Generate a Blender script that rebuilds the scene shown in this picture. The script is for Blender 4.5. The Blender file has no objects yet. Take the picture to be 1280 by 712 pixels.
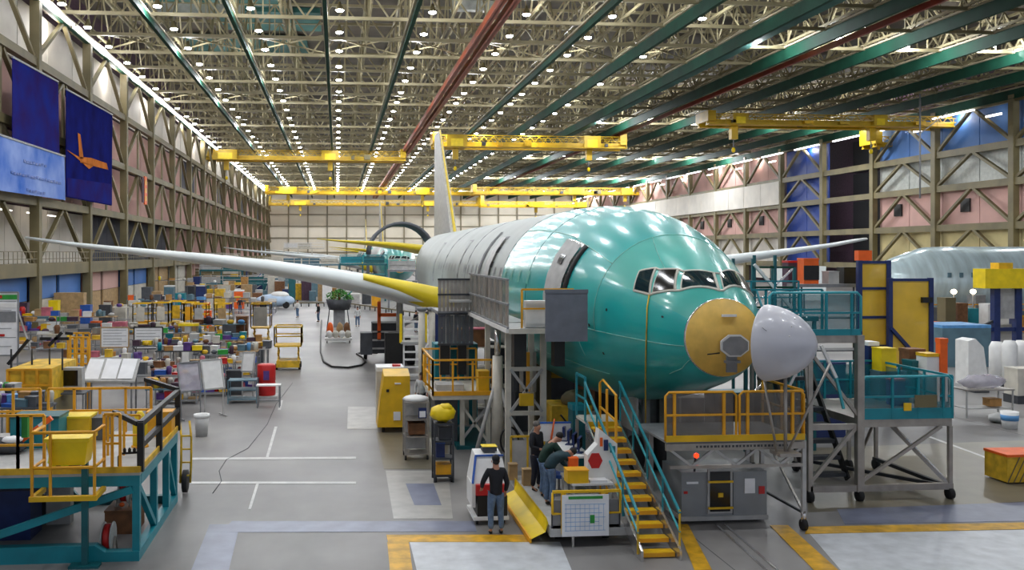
import bpy, math, random
from mathutils import Vector, Matrix
R = random.Random(7)
S = bpy.context.scene
COL = S.collection
# ---------------------------------------------------------------- camera
CH, FP, TH = 6.4, 1150.0, math.radians(5)
CX, CY = 522.1, 316.0
cd = bpy.data.cameras.new('camera'); cam = bpy.data.objects.new('camera', cd); COL.objects.link(cam)
cam.location = (0, 0, CH); cam.rotation_euler = (math.pi/2, 0, -TH)
cd.sensor_width = 36; cd.lens = FP/1280*36; cd.shift_x = (640-CX)/1280; cd.shift_y = -(356-CY)/1280
cd.clip_end = 1500; S.camera = cam
# ---------------------------------------------------------------- world and exposure
w = bpy.data.worlds.new('world'); S.world = w; w.use_nodes = True
w.node_tree.nodes['Background'].inputs[0].default_value = (0.80, 0.86, 1.0, 1)
w.node_tree.nodes['Background'].inputs[1].default_value = 0.55
S.view_settings.view_transform = 'Standard'; S.view_settings.look = 'None'
S.view_settings.gamma = 1; S.view_settings.use_curve_mapping = False
S.view_settings.exposure = 0.1
LAMP_W = 560.0      # each hall lamp

# ---------------------------------------------------------------- helpers
def ray(px, py):
    u = (px-CX)/FP; v = (CY-py)/FP
    return (math.sin(TH)+u*math.cos(TH), math.cos(TH)-u*math.sin(TH), v)
def P(px, py, Y):
    d = ray(px, py); k = Y/d[1]; return Vector((d[0]*k, Y, CH+d[2]*k))
def G(px, py, z=0.0):
    d = ray(px, py); k = (z-CH)/d[2]; return Vector((d[0]*k, d[1]*k, z))
def PX(px, py, X):
    d = ray(px, py); k = X/d[0]; return Vector((X, d[1]*k, CH+d[2]*k))
def lin(c):
    if isinstance(c, str): c = tuple(int(c[i:i+2], 16)/255 for i in (0, 2, 4))
    return tuple((x/12.92 if x <= .04045 else ((x+.055)/1.055)**2.4) for x in c)+(1,)
MATS = {}
def mat(name, col, rough=.5, metal=0, var=.12, scale=3.0, bump=0, emit=0, alpha=1, coat=0, spec=.5, col2=None, stretch=None):
    m = bpy.data.materials.new(name); m.use_nodes = True; MATS[name] = m
    nt = m.node_tree; b = nt.nodes['Principled BSDF']; c = lin(col)
    b.inputs['Base Color'].default_value = c
    b.inputs['Roughness'].default_value = rough; b.inputs['Metallic'].default_value = metal
    b.inputs['Specular IOR Level'].default_value = spec
    if coat: b.inputs['Coat Weight'].default_value = coat; b.inputs['Coat Roughness'].default_value = .12
    if alpha < 1: b.inputs['Alpha'].default_value = alpha
    if emit:
        b.inputs['Emission Color'].default_value = c; b.inputs['Emission Strength'].default_value = emit
        return m
    if var or bump:
        tc = nt.nodes.new('ShaderNodeTexCoord'); no = nt.nodes.new('ShaderNodeTexNoise')
        no.inputs['Scale'].default_value = scale; no.inputs['Detail'].default_value = 5
        if stretch:
            mp = nt.nodes.new('ShaderNodeMapping'); mp.inputs['Scale'].default_value = stretch
            nt.links.new(tc.outputs['Object'], mp.inputs[0]); nt.links.new(mp.outputs[0], no.inputs['Vector'])
        else: nt.links.new(tc.outputs['Object'], no.inputs['Vector'])
        r = nt.nodes.new('ShaderNodeValToRGB')
        r.color_ramp.elements[0].position = .3; r.color_ramp.elements[1].position = .7
        lo = lin(col2) if col2 else tuple(x*(1-2*var) for x in c[:3])+(1,)
        hi = c if col2 else tuple(min(1, x*(1+var)) for x in c[:3])+(1,)
        r.color_ramp.elements[0].color = lo; r.color_ramp.elements[1].color = hi
        nt.links.new(no.outputs['Fac'], r.inputs[0]); nt.links.new(r.outputs[0], b.inputs['Base Color'])
        if bump:
            bp = nt.nodes.new('ShaderNodeBump'); bp.inputs['Strength'].default_value = bump
            nt.links.new(no.outputs['Fac'], bp.inputs['Height']); nt.links.new(bp.outputs[0], b.inputs['Normal'])
    return m
class M:
    """collects shapes; build() links them as ONE mesh object"""
    def __init__(s): s.v = []; s.f = []; s.mi = []; s.sm = []; s.m = 0
    def add(s, vs, fs, smooth=False):
        o = len(s.v); s.v += [tuple(p) for p in vs]
        s.f += [tuple(i+o for i in f) for f in fs]; s.mi += [s.m]*len(fs); s.sm += [smooth]*len(fs); return s
    def box(s, c, d, rz=0, tilt=None):
        x, y, z = d[0]/2, d[1]/2, d[2]/2
        vs = [Vector((a*x, b*y, e*z)) for e in (-1, 1) for b in (-1, 1) for a in (-1, 1)]
        mt = Matrix.Rotation(rz, 3, 'Z')
        if tilt: mt = mt @ Matrix.Rotation(tilt[1], 3, tilt[0])
        c = Vector(c)
        return s.add([c+mt@p for p in vs], [(0,2,3,1),(4,5,7,6),(0,1,5,4),(2,6,7,3),(0,4,6,2),(1,3,7,5)])
    def b2(s, a, b):   # box from two corners
        return s.box([(a[i]+b[i])/2 for i in range(3)], [abs(b[i]-a[i]) for i in range(3)])
    def bar(s, a, b, w=.05, h=None):
        a = Vector(a); b = Vector(b); h = h or w; d = b-a
        if d.length < 1e-6: return s
        d.normalize(); up = Vector((0, 0, 1)) if abs(d.z) < .98 else Vector((0, 1, 0))
        x = d.cross(up).normalized()*w/2; y = x.cross(d).normalized()*h/2
        return s.add([a-x-y, a+x-y, a+x+y, a-x+y, b-x-y, b+x-y, b+x+y, b-x+y],
                     [(0,1,2,3),(4,7,6,5),(0,4,5,1),(1,5,6,2),(2,6,7,3),(3,7,4,0)])
    def tube(s, a, b, r, r2=None, n=8, cap=True):
        a = Vector(a); b = Vector(b); d = b-a; r2 = r if r2 is None else r2
        if d.length < 1e-6: return s
        d.normalize(); up = Vector((0, 0, 1)) if abs(d.z) < .98 else Vector((0, 1, 0))
        x = d.cross(up).normalized(); y = x.cross(d)
        vs = []
        for c, q in ((a, r), (b, r2)):
            for i in range(n):
                t = 2*math.pi*i/n; vs.append(c+(x*math.cos(t)+y*math.sin(t))*q)
        s.add(vs, [(i, (i+1) % n, n+(i+1) % n, n+i) for i in range(n)], True)
        if cap: s.f += [tuple(len(s.v)-2*n+i for i in range(n))[::-1], tuple(len(s.v)-n+i for i in range(n))]; s.mi += [s.m]*2; s.sm += [False]*2
        return s
    def path(s, pts, r, n=6):
        pts = [Vector(p) for p in pts]; vs = []; L = len(pts)
        px = None
        for i, p in enumerate(pts):
            d = (pts[min(i+1, L-1)]-pts[max(i-1, 0)]).normalized()
            up = Vector((0, 0, 1)) if abs(d.z) < .9 else Vector((0, 1, 0))
            x = d.cross(up).normalized()
            if px is not None:
                x = (px-d*px.dot(d)); x = x.normalized() if x.length > 1e-4 else d.cross(up).normalized()
            px = x; y = x.cross(d)
            vs += [p+(x*math.cos(2*math.pi*k/n)+y*math.sin(2*math.pi*k/n))*r for k in range(n)]
        fs = [(j*n+k, j*n+(k+1) % n, (j+1)*n+(k+1) % n, (j+1)*n+k) for j in range(L-1) for k in range(n)]
        fs += [tuple(range(n))[::-1], tuple((L-1)*n+k for k in range(n))]
        return s.add(vs, fs, True)
    def lathe(s, prof, c=(0, 0, 0), n=16, ax='Z', sx=1, sy=1):
        vs = []
        for (r, h) in prof:
            for k in range(n):
                t = 2*math.pi*k/n; p = (r*math.cos(t)*sx, r*math.sin(t)*sy, h)
                if ax == 'Y': p = (p[0], -p[2], p[1])
                if ax == 'X': p = (p[2], p[0], p[1])
                vs.append((c[0]+p[0], c[1]+p[1], c[2]+p[2]))
        L = len(prof)
        fs = [(j*n+k, j*n+(k+1) % n, (j+1)*n+(k+1) % n, (j+1)*n+k) for j in range(L-1) for k in range(n)]
        fs += [tuple(range(n))[::-1], tuple((L-1)*n+k for k in range(n))]
        return s.add(vs, fs, True)
    def poly(s, pts, th=(0, 0, .01)):    # flat polygon given thickness vector
        n = len(pts); th = Vector(th); a = [Vector(p) for p in pts]; b = [p+th for p in a]
        return s.add(a+b, [tuple(range(n))[::-1], tuple(range(n, 2*n))]+[(i, (i+1) % n, n+(i+1) % n, n+i) for i in range(n)])
    def blob(s, c, d, n=10, m=7, jit=.0, rnd=None):
        rnd = rnd or R; vs = []
        for j in range(m+1):
            ph = math.pi*j/m
            for k in range(n):
                t = 2*math.pi*k/n; q = 1+jit*(rnd.random()-.5) if 0 < j < m else 1
                vs.append((c[0]+d[0]*math.sin(ph)*math.cos(t)*q, c[1]+d[1]*math.sin(ph)*math.sin(t)*q, c[2]-d[2]*math.cos(ph)*q))
        return s.add(vs, [(j*n+k, j*n+(k+1) % n, (j+1)*n+(k+1) % n, (j+1)*n+k) for j in range(m) for k in range(n)], True)
    def build(s, name, m, parent=None, loc=None):
        me = bpy.data.meshes.new(name); me.from_pydata(s.v, [], s.f)
        ms = m if isinstance(m, (list, tuple)) else [m]
        for q in ms: me.materials.append(MATS[q])
        me.polygons.foreach_set('material_index', s.mi); me.polygons.foreach_set('use_smooth', s.sm)
        me.update()
        o = bpy.data.objects.new(name, me); COL.objects.link(o)
        if parent: o.parent = parent
        if loc is not None: o.location = loc
        return o
def T(name, label, cat, loc=(0, 0, 0), rz=0, group=None):
    o = bpy.data.objects.new(name, None); COL.objects.link(o); o.empty_display_size = .3
    o.location = loc; o.rotation_euler = (0, 0, rz); return tag(o, label, cat, group)
def tag(o, label, cat, group=None):
    o['label'] = label; o['category'] = cat
    if group: o['group'] = group
    return o
def st(o): o['kind'] = 'structure'; return o
def dup(o, loc=None, rz=None, label=None, parent=None, kids=None):
    c = o.copy(); COL.objects.link(c)
    if parent: c.parent = parent
    if loc is not None: c.location = loc
    if rz is not None: c.rotation_euler = (0, 0, rz)
    if label: c['label'] = label
    for ch in list(o.children): dup(ch, parent=c)
    return c
def sh(src, name, parent, loc, rz=0, scale=None):     # another object on the same mesh
    o = bpy.data.objects.new(name, src.data); COL.objects.link(o); o.parent = parent; o.location = loc
    o.rotation_euler = (0, 0, rz)
    if scale: o.scale = scale
    return o
# ---------------------------------------------------------------- materials
mat('beige_steel', '948a6a', .55, 0, .12, .4); mat('olive_steel', '746a49', .55, 0, .15, .4)
mat('deck', '5a5247', .8, 0, .25, .25); mat('teal_deck', '2f6660', .7, 0, .2, .3)
mat('green_rail', '164535', .65, 0, .15, .5, spec=.2); mat('cream_flange', 'b9ad92', .5, 0, .1, .5)
mat('orange_rail', 'b4502a', .4, 0, .12, .5); mat('red_rail', '8a3020', .45, 0, .12, .5)
mat('pink_panel', 'd3a9a0', .75, 0, .06, .3); mat('white_panel', 'e2dcd2', .7, 0, .06, .3)
mat('far_panel', 'e4dcca', .75, 0, .06, .15); mat('dark_rib', '877e66', .6, 0, .1, .5)
mat('blue_panel', '123f9c', .5, 0, .1, .3); mat('lightblue_panel', '4a7ac0', .6, 0, .1, .3)
mat('cream_panel', 'cfc08c', .7, 0, .08, .3); mat('void_shade', '15151a', .8, 0, .1)
mat('corrugated', 'b5b8b2', .5, .1, .1, 2); mat('navy_panel', '2a2f45', .6, 0, .2, .4)
mat('crane_yellow', 'c9a40e', .5, 0, .12, .6); mat('yellow', 'e8b80e', .42, 0, .1, 2); mat('bright_yellow', 'f6d60a', .45, 0, .08, 2)
mat('amber', 'efab1c', .45, 0, .12, 2); mat('worn_yellow', 'e0b52a', .6, 0, .2, 3)
mat('teal', '0f8593', .4, 0, .1, 2); mat('teal_dark', '0c5f66', .45, 0, .15, 2); mat('teal_light', '3fa9b5', .4, 0, .1, 2)
mat('black', '141414', .5, 0, .2, 4); mat('rubber', '1c1c1e', .75, 0, .2, 6); mat('charcoal', '3a3d42', .6, 0, .15, 3)
mat('white', 'e8e8e6', .5, 0, .05, 3); mat('paper', 'f2f3f5', .7, 0, .04, 3); mat('panel_slate', '70747e', .6, 0, .08, 3); mat('pale_cover', 'b9cfe6', .6, 0, .1, 1); mat('offwhite', 'cfcabd', .55, 0, .1, 2)
mat('grey', '85878a', .5, 0, .12, 3); mat('light_grey', 'b4b4b2', .5, 0, .1, 3); mat('dark_grey', '565a60', .55, 0, .1, 3)
mat('steel', 'a9a39b', .35, .6, .1, 3); mat('bright_steel', 'd5d3d0', .22, .85, .06, 3); mat('cabinet_grey', '8b8f92', .45, .1, .06, 2)
mat('navy', '1b2f66', .45, 0, .12, 3); mat('blue', '2558b0', .45, 0, .12, 3); mat('sky_blue', '5f9fd8', .5, 0, .1, 3)
mat('red', 'c3211f', .42, 0, .1, 3); mat('orange', 'f06414', .5, 0, .08, 3); mat('green', '2f9a3c', .5, 0, .12, 3)
mat('hi_vis', 'c6e021', .6, 0, .1, 4); mat('brown', '7c5230', .65, 0, .2, 4); mat('cardboard', 'b5864c', .8, 0, .12, 4)
mat('wood', 'b88a50', .65, 0, .2, 6, stretch=(1, 8, 1)); mat('purple', '5b3b86', .6, 0, .2, 4); mat('pink', 'c76a7a', .6, 0, .2, 4)
mat('slate_blue', '5f7f8d', .45, .1, .12, 1.5); mat('tan', 'b39468', .7, 0, .15, 3); mat('plum', '4c3445', .7, 0, .15, 3)
mat('skin', 'b9846a', .55, 0, .06, 8); mat('hair_dark', '1d1713', .7, 0, .2, 30); mat('hair_grey', '6a6661', .7, 0, .2, 30)
mat('jeans', '5b7392', .8, 0, .15, 12); mat('black_cloth', '12141c', .8, 0, .2, 8); mat('teal_cloth', '12343d', .8, 0, .2, 8)
mat('green_cloth', '12352a', .8, 0, .2, 8); mat('dark_cloth', '202330', .8, 0, .2, 8); mat('white_cloth', 'd8d8d8', .8, 0, .08, 8)
mat('leaf', '3f8a2c', .6, 0, .35, 5); mat('film', 'c9c4d0', .25, 0, .1, 3, alpha=.5)
mat('yellow_film', 'f7cb38', .3, 0, .1, 1, alpha=.8); mat('mesh_panel', '86807a', .5, .3, .15, 4, alpha=.55)
mat('glass', '0c2b33', .06, 0, .2, 3, spec=.8); mat('screen', '08080a', .15, 0, 0)
mat('lamp_glow', 'f4f6ff', emit=40); mat('lamp_warm', 'ffe6b8', emit=8); mat('red_glow', 'ff3010', emit=3); mat('tube_glow', 'fff6e6', emit=5)
mat('lens_white', 'f4f6ff', emit=5)
# ================================================================ SETTING
def concrete():
    m = bpy.data.materials.new('concrete'); m.use_nodes = True; MATS['concrete'] = m
    nt = m.node_tree; N = nt.nodes; L = nt.links; b = N['Principled BSDF']; b.inputs['Specular IOR Level'].default_value = .12
    g = N.new('ShaderNodeNewGeometry')
    def noise(sc, det, st=(1, 1, 1)):
        mp = N.new('ShaderNodeMapping'); mp.inputs['Scale'].default_value = st; L.new(g.outputs['Position'], mp.inputs[0])
        n = N.new('ShaderNodeTexNoise'); n.inputs['Scale'].default_value = sc; n.inputs['Detail'].default_value = det
        L.new(mp.outputs[0], n.inputs['Vector']); return n
    a = noise(.12, 6); c = noise(.8, 8, (1, .5, 1)); e = noise(9, 4)
    r = N.new('ShaderNodeValToRGB'); r.color_ramp.elements[0].position = .38; r.color_ramp.elements[1].position = .62
    r.color_ramp.elements[0].color = lin('6f6d6c'); r.color_ramp.elements[1].color = lin('9a9896')
    mx = N.new('ShaderNodeMix'); mx.data_type = 'FLOAT'; mx.inputs[0].default_value = .3
    L.new(a.outputs['Fac'], mx.inputs[2]); L.new(c.outputs['Fac'], mx.inputs[3]); L.new(mx.outputs[0], r.inputs[0])
    L.new(r.outputs[0], b.inputs['Base Color'])
    r2 = N.new('ShaderNodeMapRange'); r2.inputs[3].default_value = .26; r2.inputs[4].default_value = .48
    L.new(c.outputs['Fac'], r2.inputs[0]); L.new(r2.outputs[0], b.inputs['Roughness'])
    bp = N.new('ShaderNodeBump'); bp.inputs['Strength'].default_value = .06; L.new(e.outputs['Fac'], bp.inputs['Height']); L.new(bp.outputs[0], b.inputs['Normal'])
concrete()
mat('pale_concrete', 'c9cdd2', .4, 0, .1, 2.5, .03); mat('blue_concrete', '767c92', .38, 0, .1, 2, .03); mat('light_concrete', 'a9a7a2', .4, 0, .1, 2, .03)
mat('brown_concrete', '77705f', .35, 0, .1, 1); mat('line_white', 'cfcfcc', .5, 0, .1, 3); mat('line_yellow', 'd9a514', .5, 0, .2, 3)
floor = st(M().b2((-60, -40, -.5), (130, 380, 0)).build('floor', 'concrete'))
def paint(name, px, m, z=.004):
    st(M().poly([G(x, y, z) for x, y in px], (0, 0, .004)).build(name, m, floor))
def band(name, a, b, wpx, m, z=.005, vert=False):
    d = [(0, -wpx/2), (0, wpx/2)] if not vert else [(-wpx/2, 0), (wpx/2, 0)]
    paint(name, [(a[0]+d[0][0], a[1]+d[0][1]), (b[0]+d[0][0], b[1]+d[0][1]), (b[0]+d[1][0], b[1]+d[1][1]), (a[0]+d[1][0], a[1]+d[1][1])], m, z)
paint('pale_slab', [(512, 677), (700, 677), (720, 725), (524, 725)], 'pale_concrete', .002)
paint('pale_slab', [(1012, 667), (1420, 659), (1450, 760), (1075, 740)], 'pale_concrete', .002)
paint('yellow_line', [(483, 668), (660, 668), (665, 677), (485, 677)], 'line_yellow', .008)
paint('yellow_line', [(484, 677), (511, 677), (522, 760), (492, 760)], 'line_yellow', .008)
paint('yellow_line', [(1010, 658), (1420, 650), (1420, 658), (1006, 667)], 'line_yellow', .008)
paint('yellow_line', [(962, 656), (985, 656), (1085, 745), (1050, 745)], 'line_yellow', .012)
paint('yellow_line', [(845, 655), (860, 655), (890, 712), (868, 712)], 'line_yellow', .010)
for a, b in (((240, 573), (445, 572)), ((236, 603), (445, 603))): band('white_line', a, b, 2.6, 'line_white')
for a, b in (((345, 533), (334, 571)), ((322, 604), (312, 636)), ((352, 500), (349, 512))): band('white_line', a, b, 3.4, 'line_white', vert=True)
band('white_line', (1160, 545), (1250, 578), 2, 'line_white')
paint('patch', [(507, 604), (542, 604), (552, 631), (518, 631)], 'blue_concrete', .003)
paint('patch', [(520, 634), (553, 634), (560, 648), (525, 648)], 'light_concrete', .003)
paint('patch', [(290, 651), (592, 651), (596, 664), (275, 665)], 'blue_concrete', .003)
paint('patch', [(262, 655), (300, 655), (284, 720), (236, 720)], 'blue_concrete', .002)
paint('patch', [(1046, 636), (1420, 622), (1430, 648), (1056, 655)], 'blue_concrete', .003)
paint('patch', [(435, 508), (470, 508), (472, 536), (434, 536)], 'light_concrete', .003)
paint('patch', [(482, 588), (560, 588), (566, 648), (492, 648)], 'light_concrete', .001)
paint('patch', [(470, 540), (560, 540), (560, 586), (480, 586)], 'brown_concrete', .002)
paint('patch', [(1010, 560), (1420, 545), (1420, 620), (1010, 640)], 'brown_concrete', .0015)
def gpath(pts, r, z): return M().path([G(x, y, z) for x, y in pts], r)
st(gpath([(266, 616), (277, 601), (274, 588), (283, 574), (310, 560), (334, 530), (345, 505), (366, 478)], .012, .006).build('crack', 'charcoal', floor))
for dx in (0, 11):
    st(M().bar(G(895+dx, 655, .012), G(962+dx*1.3, 716, .012), .05, .02).build('floor_rail', 'bright_steel', floor))
R2 = random.Random(3)
for x in (-24, -8, 8, 24, 40, 56, 72):     # slab joints
    st(M().b2((x-.01, 0, 0), (x+.01, 355, .001)).build('joint', 'charcoal', floor))

# ---- ceiling
XL, XR, YF = -25.0, 92.0, 356.0
ZR = 27.4                                    # underside of the crane rails
ceil = st(bpy.data.objects.new('ceiling', None)); COL.objects.link(ceil)
railX = [-1.19, -.815, -.45, -.05, .33, .685, 1.12, 1.53, 1.95, 2.32, 2.75, 3.17, 3.58, 3.97, 4.37]
railX = [r*21 for r in railX]
M().b2((-30, -30, 35.2), (100, 362, 35.6)).build('roof_deck', 'deck', ceil)['kind'] = 'structure'
for (x, y, w_, d_) in ((-22, 92, 16, 14), (-14, 108, 12, 9), (-20, 122, 16, 10)):
    st(M().b2((x, y, 34.4), (x+w_, y+d_, 35)).build('roof_panel', 'teal_deck', ceil))
# transverse trusses
TY = [79.6+8.4*k for k in range(-8, 33)]
tm = M()
zb, zt = ZR+1.2, 34.6
tm.b2((-27, -.16, zb), (94, .16, zb+.32)); tm.b2((-27, -.16, zt-.3), (94, .16, zt))
x = -27
while x < 92:
    tm.bar((x, 0, zb+.2), (x+4, 0, zt-.2), .16); tm.bar((x+4, 0, zt-.2), (x+8, 0, zb+.2), .16)
    tm.bar((x+4, 0, zb), (x+4, 0, zt), .12); x += 8
t0 = tm.build('roof_truss', 'beige_steel', ceil, (0, TY[0], 0)); st(t0)
for y in TY[1:]: st(sh(t0, 'roof_truss', ceil, (0, y, 0)))
# longitudinal bracing trusses above the rails
lm = M(); y = 12.4
while y < 350:
    lm.bar((0, y, zb+.3), (0, y+4.2, zt-.3), .15); lm.bar((0, y+4.2, zt-.3), (0, y+8.4, zb+.3), .15)
    lm.bar((0, y+4.2, zb+.3), (0, y+4.2, zt-.3), .1); y += 8.4
lm.b2((-.12, 12, zt-.3), (.12, 355, zt)); lm.b2((-.1, 12, zb+.5), (.1, 355, zb+.75))
l0 = None
for i, rx in enumerate(railX):
    for off in (0, 4.2):
        if l0 is None: l0 = st(lm.build('roof_bracing', 'beige_steel', ceil, (rx, 0, 0)))
        else: st(sh(l0, 'roof_bracing', ceil, (rx+off, 0, 0)))
# plan bracing (crossing diagonals just above the lower chords)
xm = M()
for i in range(0, 14):
    a, b = railX[i], railX[i+1]
    xm.bar((a, 0, zb+.4), (b, 8.4, zb+.4), .14); xm.bar((b, 0, zb+.55), (a, 8.4, zb+.55), .14)
x0 = None
for k in range(2, 40, 4):
    if x0 is None: x0 = st(xm.build('plan_bracing', 'beige_steel', ceil, (0, TY[k], 0)))
    else: st(sh(x0, 'plan_bracing', ceil, (0, TY[k], 0)))
def ibeam(x, mw, h=.95, w=.36, z=ZR, mf=None):
    m = M(); m.b2((x-.05, 10, z+.06), (x+.05, 355, z+h-.06)); m.b2((x-w/2, 10, z), (x+w/2, 355, z+.07))
    m.m = 1; m.b2((x-w/2-.12, 10, z+h-.08), (x+w/2, 355, z+h+.1)); return m
for i, rx in enumerate(railX):
    if i == 5:
        for d in (-.55, .55):
            m = M(); m.b2((rx+d-.06, 10, ZR), (rx+d+.06, 355, ZR+1)); m.b2((rx+d-.3, 10, ZR), (rx+d+.3, 355, ZR+.08))
            st(m.build('crane_rail', 'orange_rail', ceil))
        st(M().b2((rx-.2, 10, ZR+.9), (rx+.2, 355, ZR+1.0)).build('rail_cover', 'cream_flange', ceil))
    else:
        big = 1.35 if i > 6 else .8
        st(ibeam(rx, 0, big).build('crane_rail', ['green_rail', 'cream_flange'], ceil))
        if i == 9: st(M().b2((rx+1.2, 10, ZR-.2), (rx+1.5, 355, ZR+.35)).build('conductor_rail', 'red_rail', ceil))
        if i == 8: st(M().b2((rx+2.0, 40, ZR+1), (rx+3.2, 200, ZR+1.1)).build('conductor_rail', 'teal_deck', ceil))
# ceiling ducts
for (x, y, l) in ((-20, 100, 10), (-3, 92, 8), (12, 96, 6)):
    st(M().b2((x, y, 32), (x+l, y+1, 33)).build('duct', 'corrugated', ceil))
# lamps
def lamp_proto():
    t = T('hall_lamp', 'round bell-shaped hall lamp glowing white, hung in a row between the roof trusses', 'ceiling light', (0, 0, 0), 0, 'ceiling lamps hung in rows across the hall roof')
    M().lathe([(.06, .75), (.10, .75), (.16, .5), (.34, .12), (.38, 0), (.34, -.02)], n=12).build('housing', 'olive_steel', t)
    M().lathe([(.34, .0), (.37, -.05), (.28, -.14), (.01, -.19)], n=12).build('lens', 'lamp_glow', t)
    M().tube((0, 0, .7), (0, 0, 1.4), .02, n=5).build('hanger', 'grey', t)
    return t
lamp = None; lampdata = []
rows = [-1.1, -.725, -.352, .01, .394, .79, 1.158, 1.55]
def add_light(par, watt, z=-.45, r=.55):
    ld = bpy.data.lights.new('bulb', 'POINT'); ld.energy = watt; ld.shadow_soft_size = r; ld.color = (.93, .96, 1)
    lo = bpy.data.objects.new('bulb', ld); COL.objects.link(lo); lo.parent = par; lo.location = (0, 0, z)
nl = 0
ROWN = ['nearest the left wall', 'second from the left wall', 'third from the left wall', 'straight above the aisle', 'just left of the orange rails', 'just right of the orange rails', 'second right of the orange rails', 'third right of the orange rails']
for ri, r in enumerate(rows):
    rlab = 'round glowing hall lamp in the ceiling row '+ROWN[ri]; rgrp = 'hall lamps in the row '+ROWN[ri]
    for k in range(-8, 33):
        y = 79.6+8.4*k+4.0
        if y < -2 or y > 350: continue
        if ri == 7 and k % 2 and k < 6: continue
        loc = (r*22, y, CH+22.0)
        if k < 0 and k % 2: continue
        if lamp is None: lamp = lamp_proto(); l = lamp; l.location = loc
        else: l = dup(lamp, loc)
        l['label'] = rlab; l['group'] = rgrp
        lampdata.append((l, k, y))
for r in (1.99, 2.36, 2.79, 3.21, 3.4, 3.62, 4.02, 4.25):   # lamps behind the deep girders
    for k in range(1, 33, 7):
        y = 83.6+8.4*k+(r*7 % 4)
        if y < -2 or y > 350: continue
        l = dup(lamp, (r*22+.6, y, CH+22.6)); l['label'] = 'round glowing hall lamp half hidden behind the deep green girders at right'; l['group'] = 'hall lamps behind the deep green girders'; lampdata.append((l, k, y))
lights = {}
for l, k, y in lampdata:
    if l.location.x < 42 and ((y > 150 and k % 3) or (y <= 150 and k % 2)): continue
    add = LAMP_W*(1.5 if y < 68 else 1)*(3.2 if l.location.x > 42 else 1)*((3.6 if y > 260 else 2.2) if y > 150 else 2)
    add_light(l, add)

for y in range(60, 350, 22):          # lamps of the light strips along both side walls
    for x, wt in ((XL-.6, 420), (XR+.5, 420)):
        ld = bpy.data.lights.new('strip_bulb', 'POINT'); ld.energy = wt; ld.shadow_soft_size = .4; ld.color = (1, .94, .86)
        lo = bpy.data.objects.new('strip_bulb', ld); COL.objects.link(lo); lo.parent = ceil; lo.location = (x, y+4, 26.6)
# ---- far wall
fw = st(bpy.data.objects.new('wall_far', None)); COL.objects.link(fw)
for i in range(16):
    x = -26+i*7.4
    st(M().b2((x+.25, YF, 0), (x+7.15, YF+.4, 35.3)).build('wall_panel', 'far_panel', fw))
    st(M().b2((x-.25, YF-.7, 0), (x+.25, YF+.1, 35.3)).build('column', 'dark_rib', fw))
for z in (6.5, 12, 16.5, 21, 24.5): st(M().b2((-26, YF-.5, z), (92, YF-.1, z+.35)).build('girder', 'dark_rib', fw))
# ---- left wall
lw = st(bpy.data.objects.new('wall_left', None)); COL.objects.link(lw)
cy = [15.4+16*k for k in range(22)]
lv = [5.0, 10.7, 16.5, 22.3, 27.8]
for i, y in enumerate(cy):
    if y > 350: break
    wd = .36
    st(M().b2((XL-.5, y-wd, 0), (XL+.3, y+wd, 27.8)).build('column', 'olive_steel', lw))
    y2 = min(y+16, 356)
    for j in (1, 2):
        m_ = 'pink_panel' if y < 158 else ('navy_panel' if i % 3 == 0 and j == 2 else 'pink_panel')
        for q in range(2): st(M().b2((XL-1.8, y+q*8+.1, lv[j]+.3), (XL-1.6, min(y+q*8+7.9, 356), lv[j+1]-.1)).build('wall_panel', m_, lw))
    for q in range(2): st(M().b2((XL-1.8, y+q*8+.1, lv[3]+.2), (XL-1.6, y+q*8+7.9, 27.8)).build('wall_panel', 'white_panel', lw))
    for q in range(4): st(M().b2((XL-4.2, y+q*4, 5.2), (XL-4, y+q*4+3.9, 10.7)).build('wall_panel', 'navy_panel' if 100 < y < 150 else ('white_panel' if y < 100 else 'pink_panel'), lw))  # navy sheets stand in for the darkness inside the open bays
    for j, z in enumerate(lv):
        h = .7 if j else 1.1
        st(M().b2((XL-.45, y+.45, z-h/2), (XL+.15, y2-.45, z+h/2)).build('girder', 'olive_steel', lw))
    for j in range(4):
        z1, z2 = lv[j]+.4, lv[j+1]-.4
        if j == 0 and not (i % 1 == 0): continue
        st(M().bar((XL-.2, y+.3, z1), (XL-.2, y+7.6, z2), .36, .3).build('brace', 'olive_steel', lw))
        st(M().bar((XL-.2, y+15.7, z1), (XL-.2, y+8.4, z2), .36, .3).build('brace', 'beige_steel' if j % 2 else 'olive_steel', lw))
    if y < 200:
        for j in (1, 2): st(M().b2((XL-.3, y+7.8, lv[j]), (XL-.1, y+8.2, lv[j+1])).build('post', 'beige_steel', lw))
# mezzanine floor, railing, lower wall
st(M().b2((XL-4.3, 15, 4.5), (XL-.3, 355, 5.0)).build('mezzanine_floor', 'olive_steel', lw))
for i in range(10):
    y = 47.4+i*16
    m = M()
    for k in range(17): m.bar((XL+.1, y+k, 5.3), (XL+.1, y+k, 6.5), .05)
    for z in (5.9, 6.5): m.bar((XL+.1, y, z), (XL+.1, y+16, z), .06)
    st(m.build('railing', 'dark_rib', lw))
    lc = ['tan', 'lightblue_panel', 'lightblue_panel', 'pink_panel', 'lightblue_panel', 'tan', 'offwhite', 'pink_panel', 'tan', 'offwhite'][i]
    for q in range(2): st(M().b2((XL-.9, y+q*8+.6, 2.4), (XL-.7, y+q*8+7.6, 4.5)).build('wall_panel', lc, lw)); st(M().b2((XL-.9, y+q*8+.6, 0), (XL-.7, y+q*8+7.6, 2.35)).build('wall_panel', 'tan' if i % 2 else 'offwhite', lw))
for y in (70, 78, 86, 92): 
    st(M().b2((XL-3, y, 10), (XL-2.9, y+4, 10.1)).build('lamp_tube', 'tube_glow', lw))
st(M().b2((XL-4.5, 10, 0), (XL-4.3, 356, 35.2)).build('wall_sheet', 'plum', lw))
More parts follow.
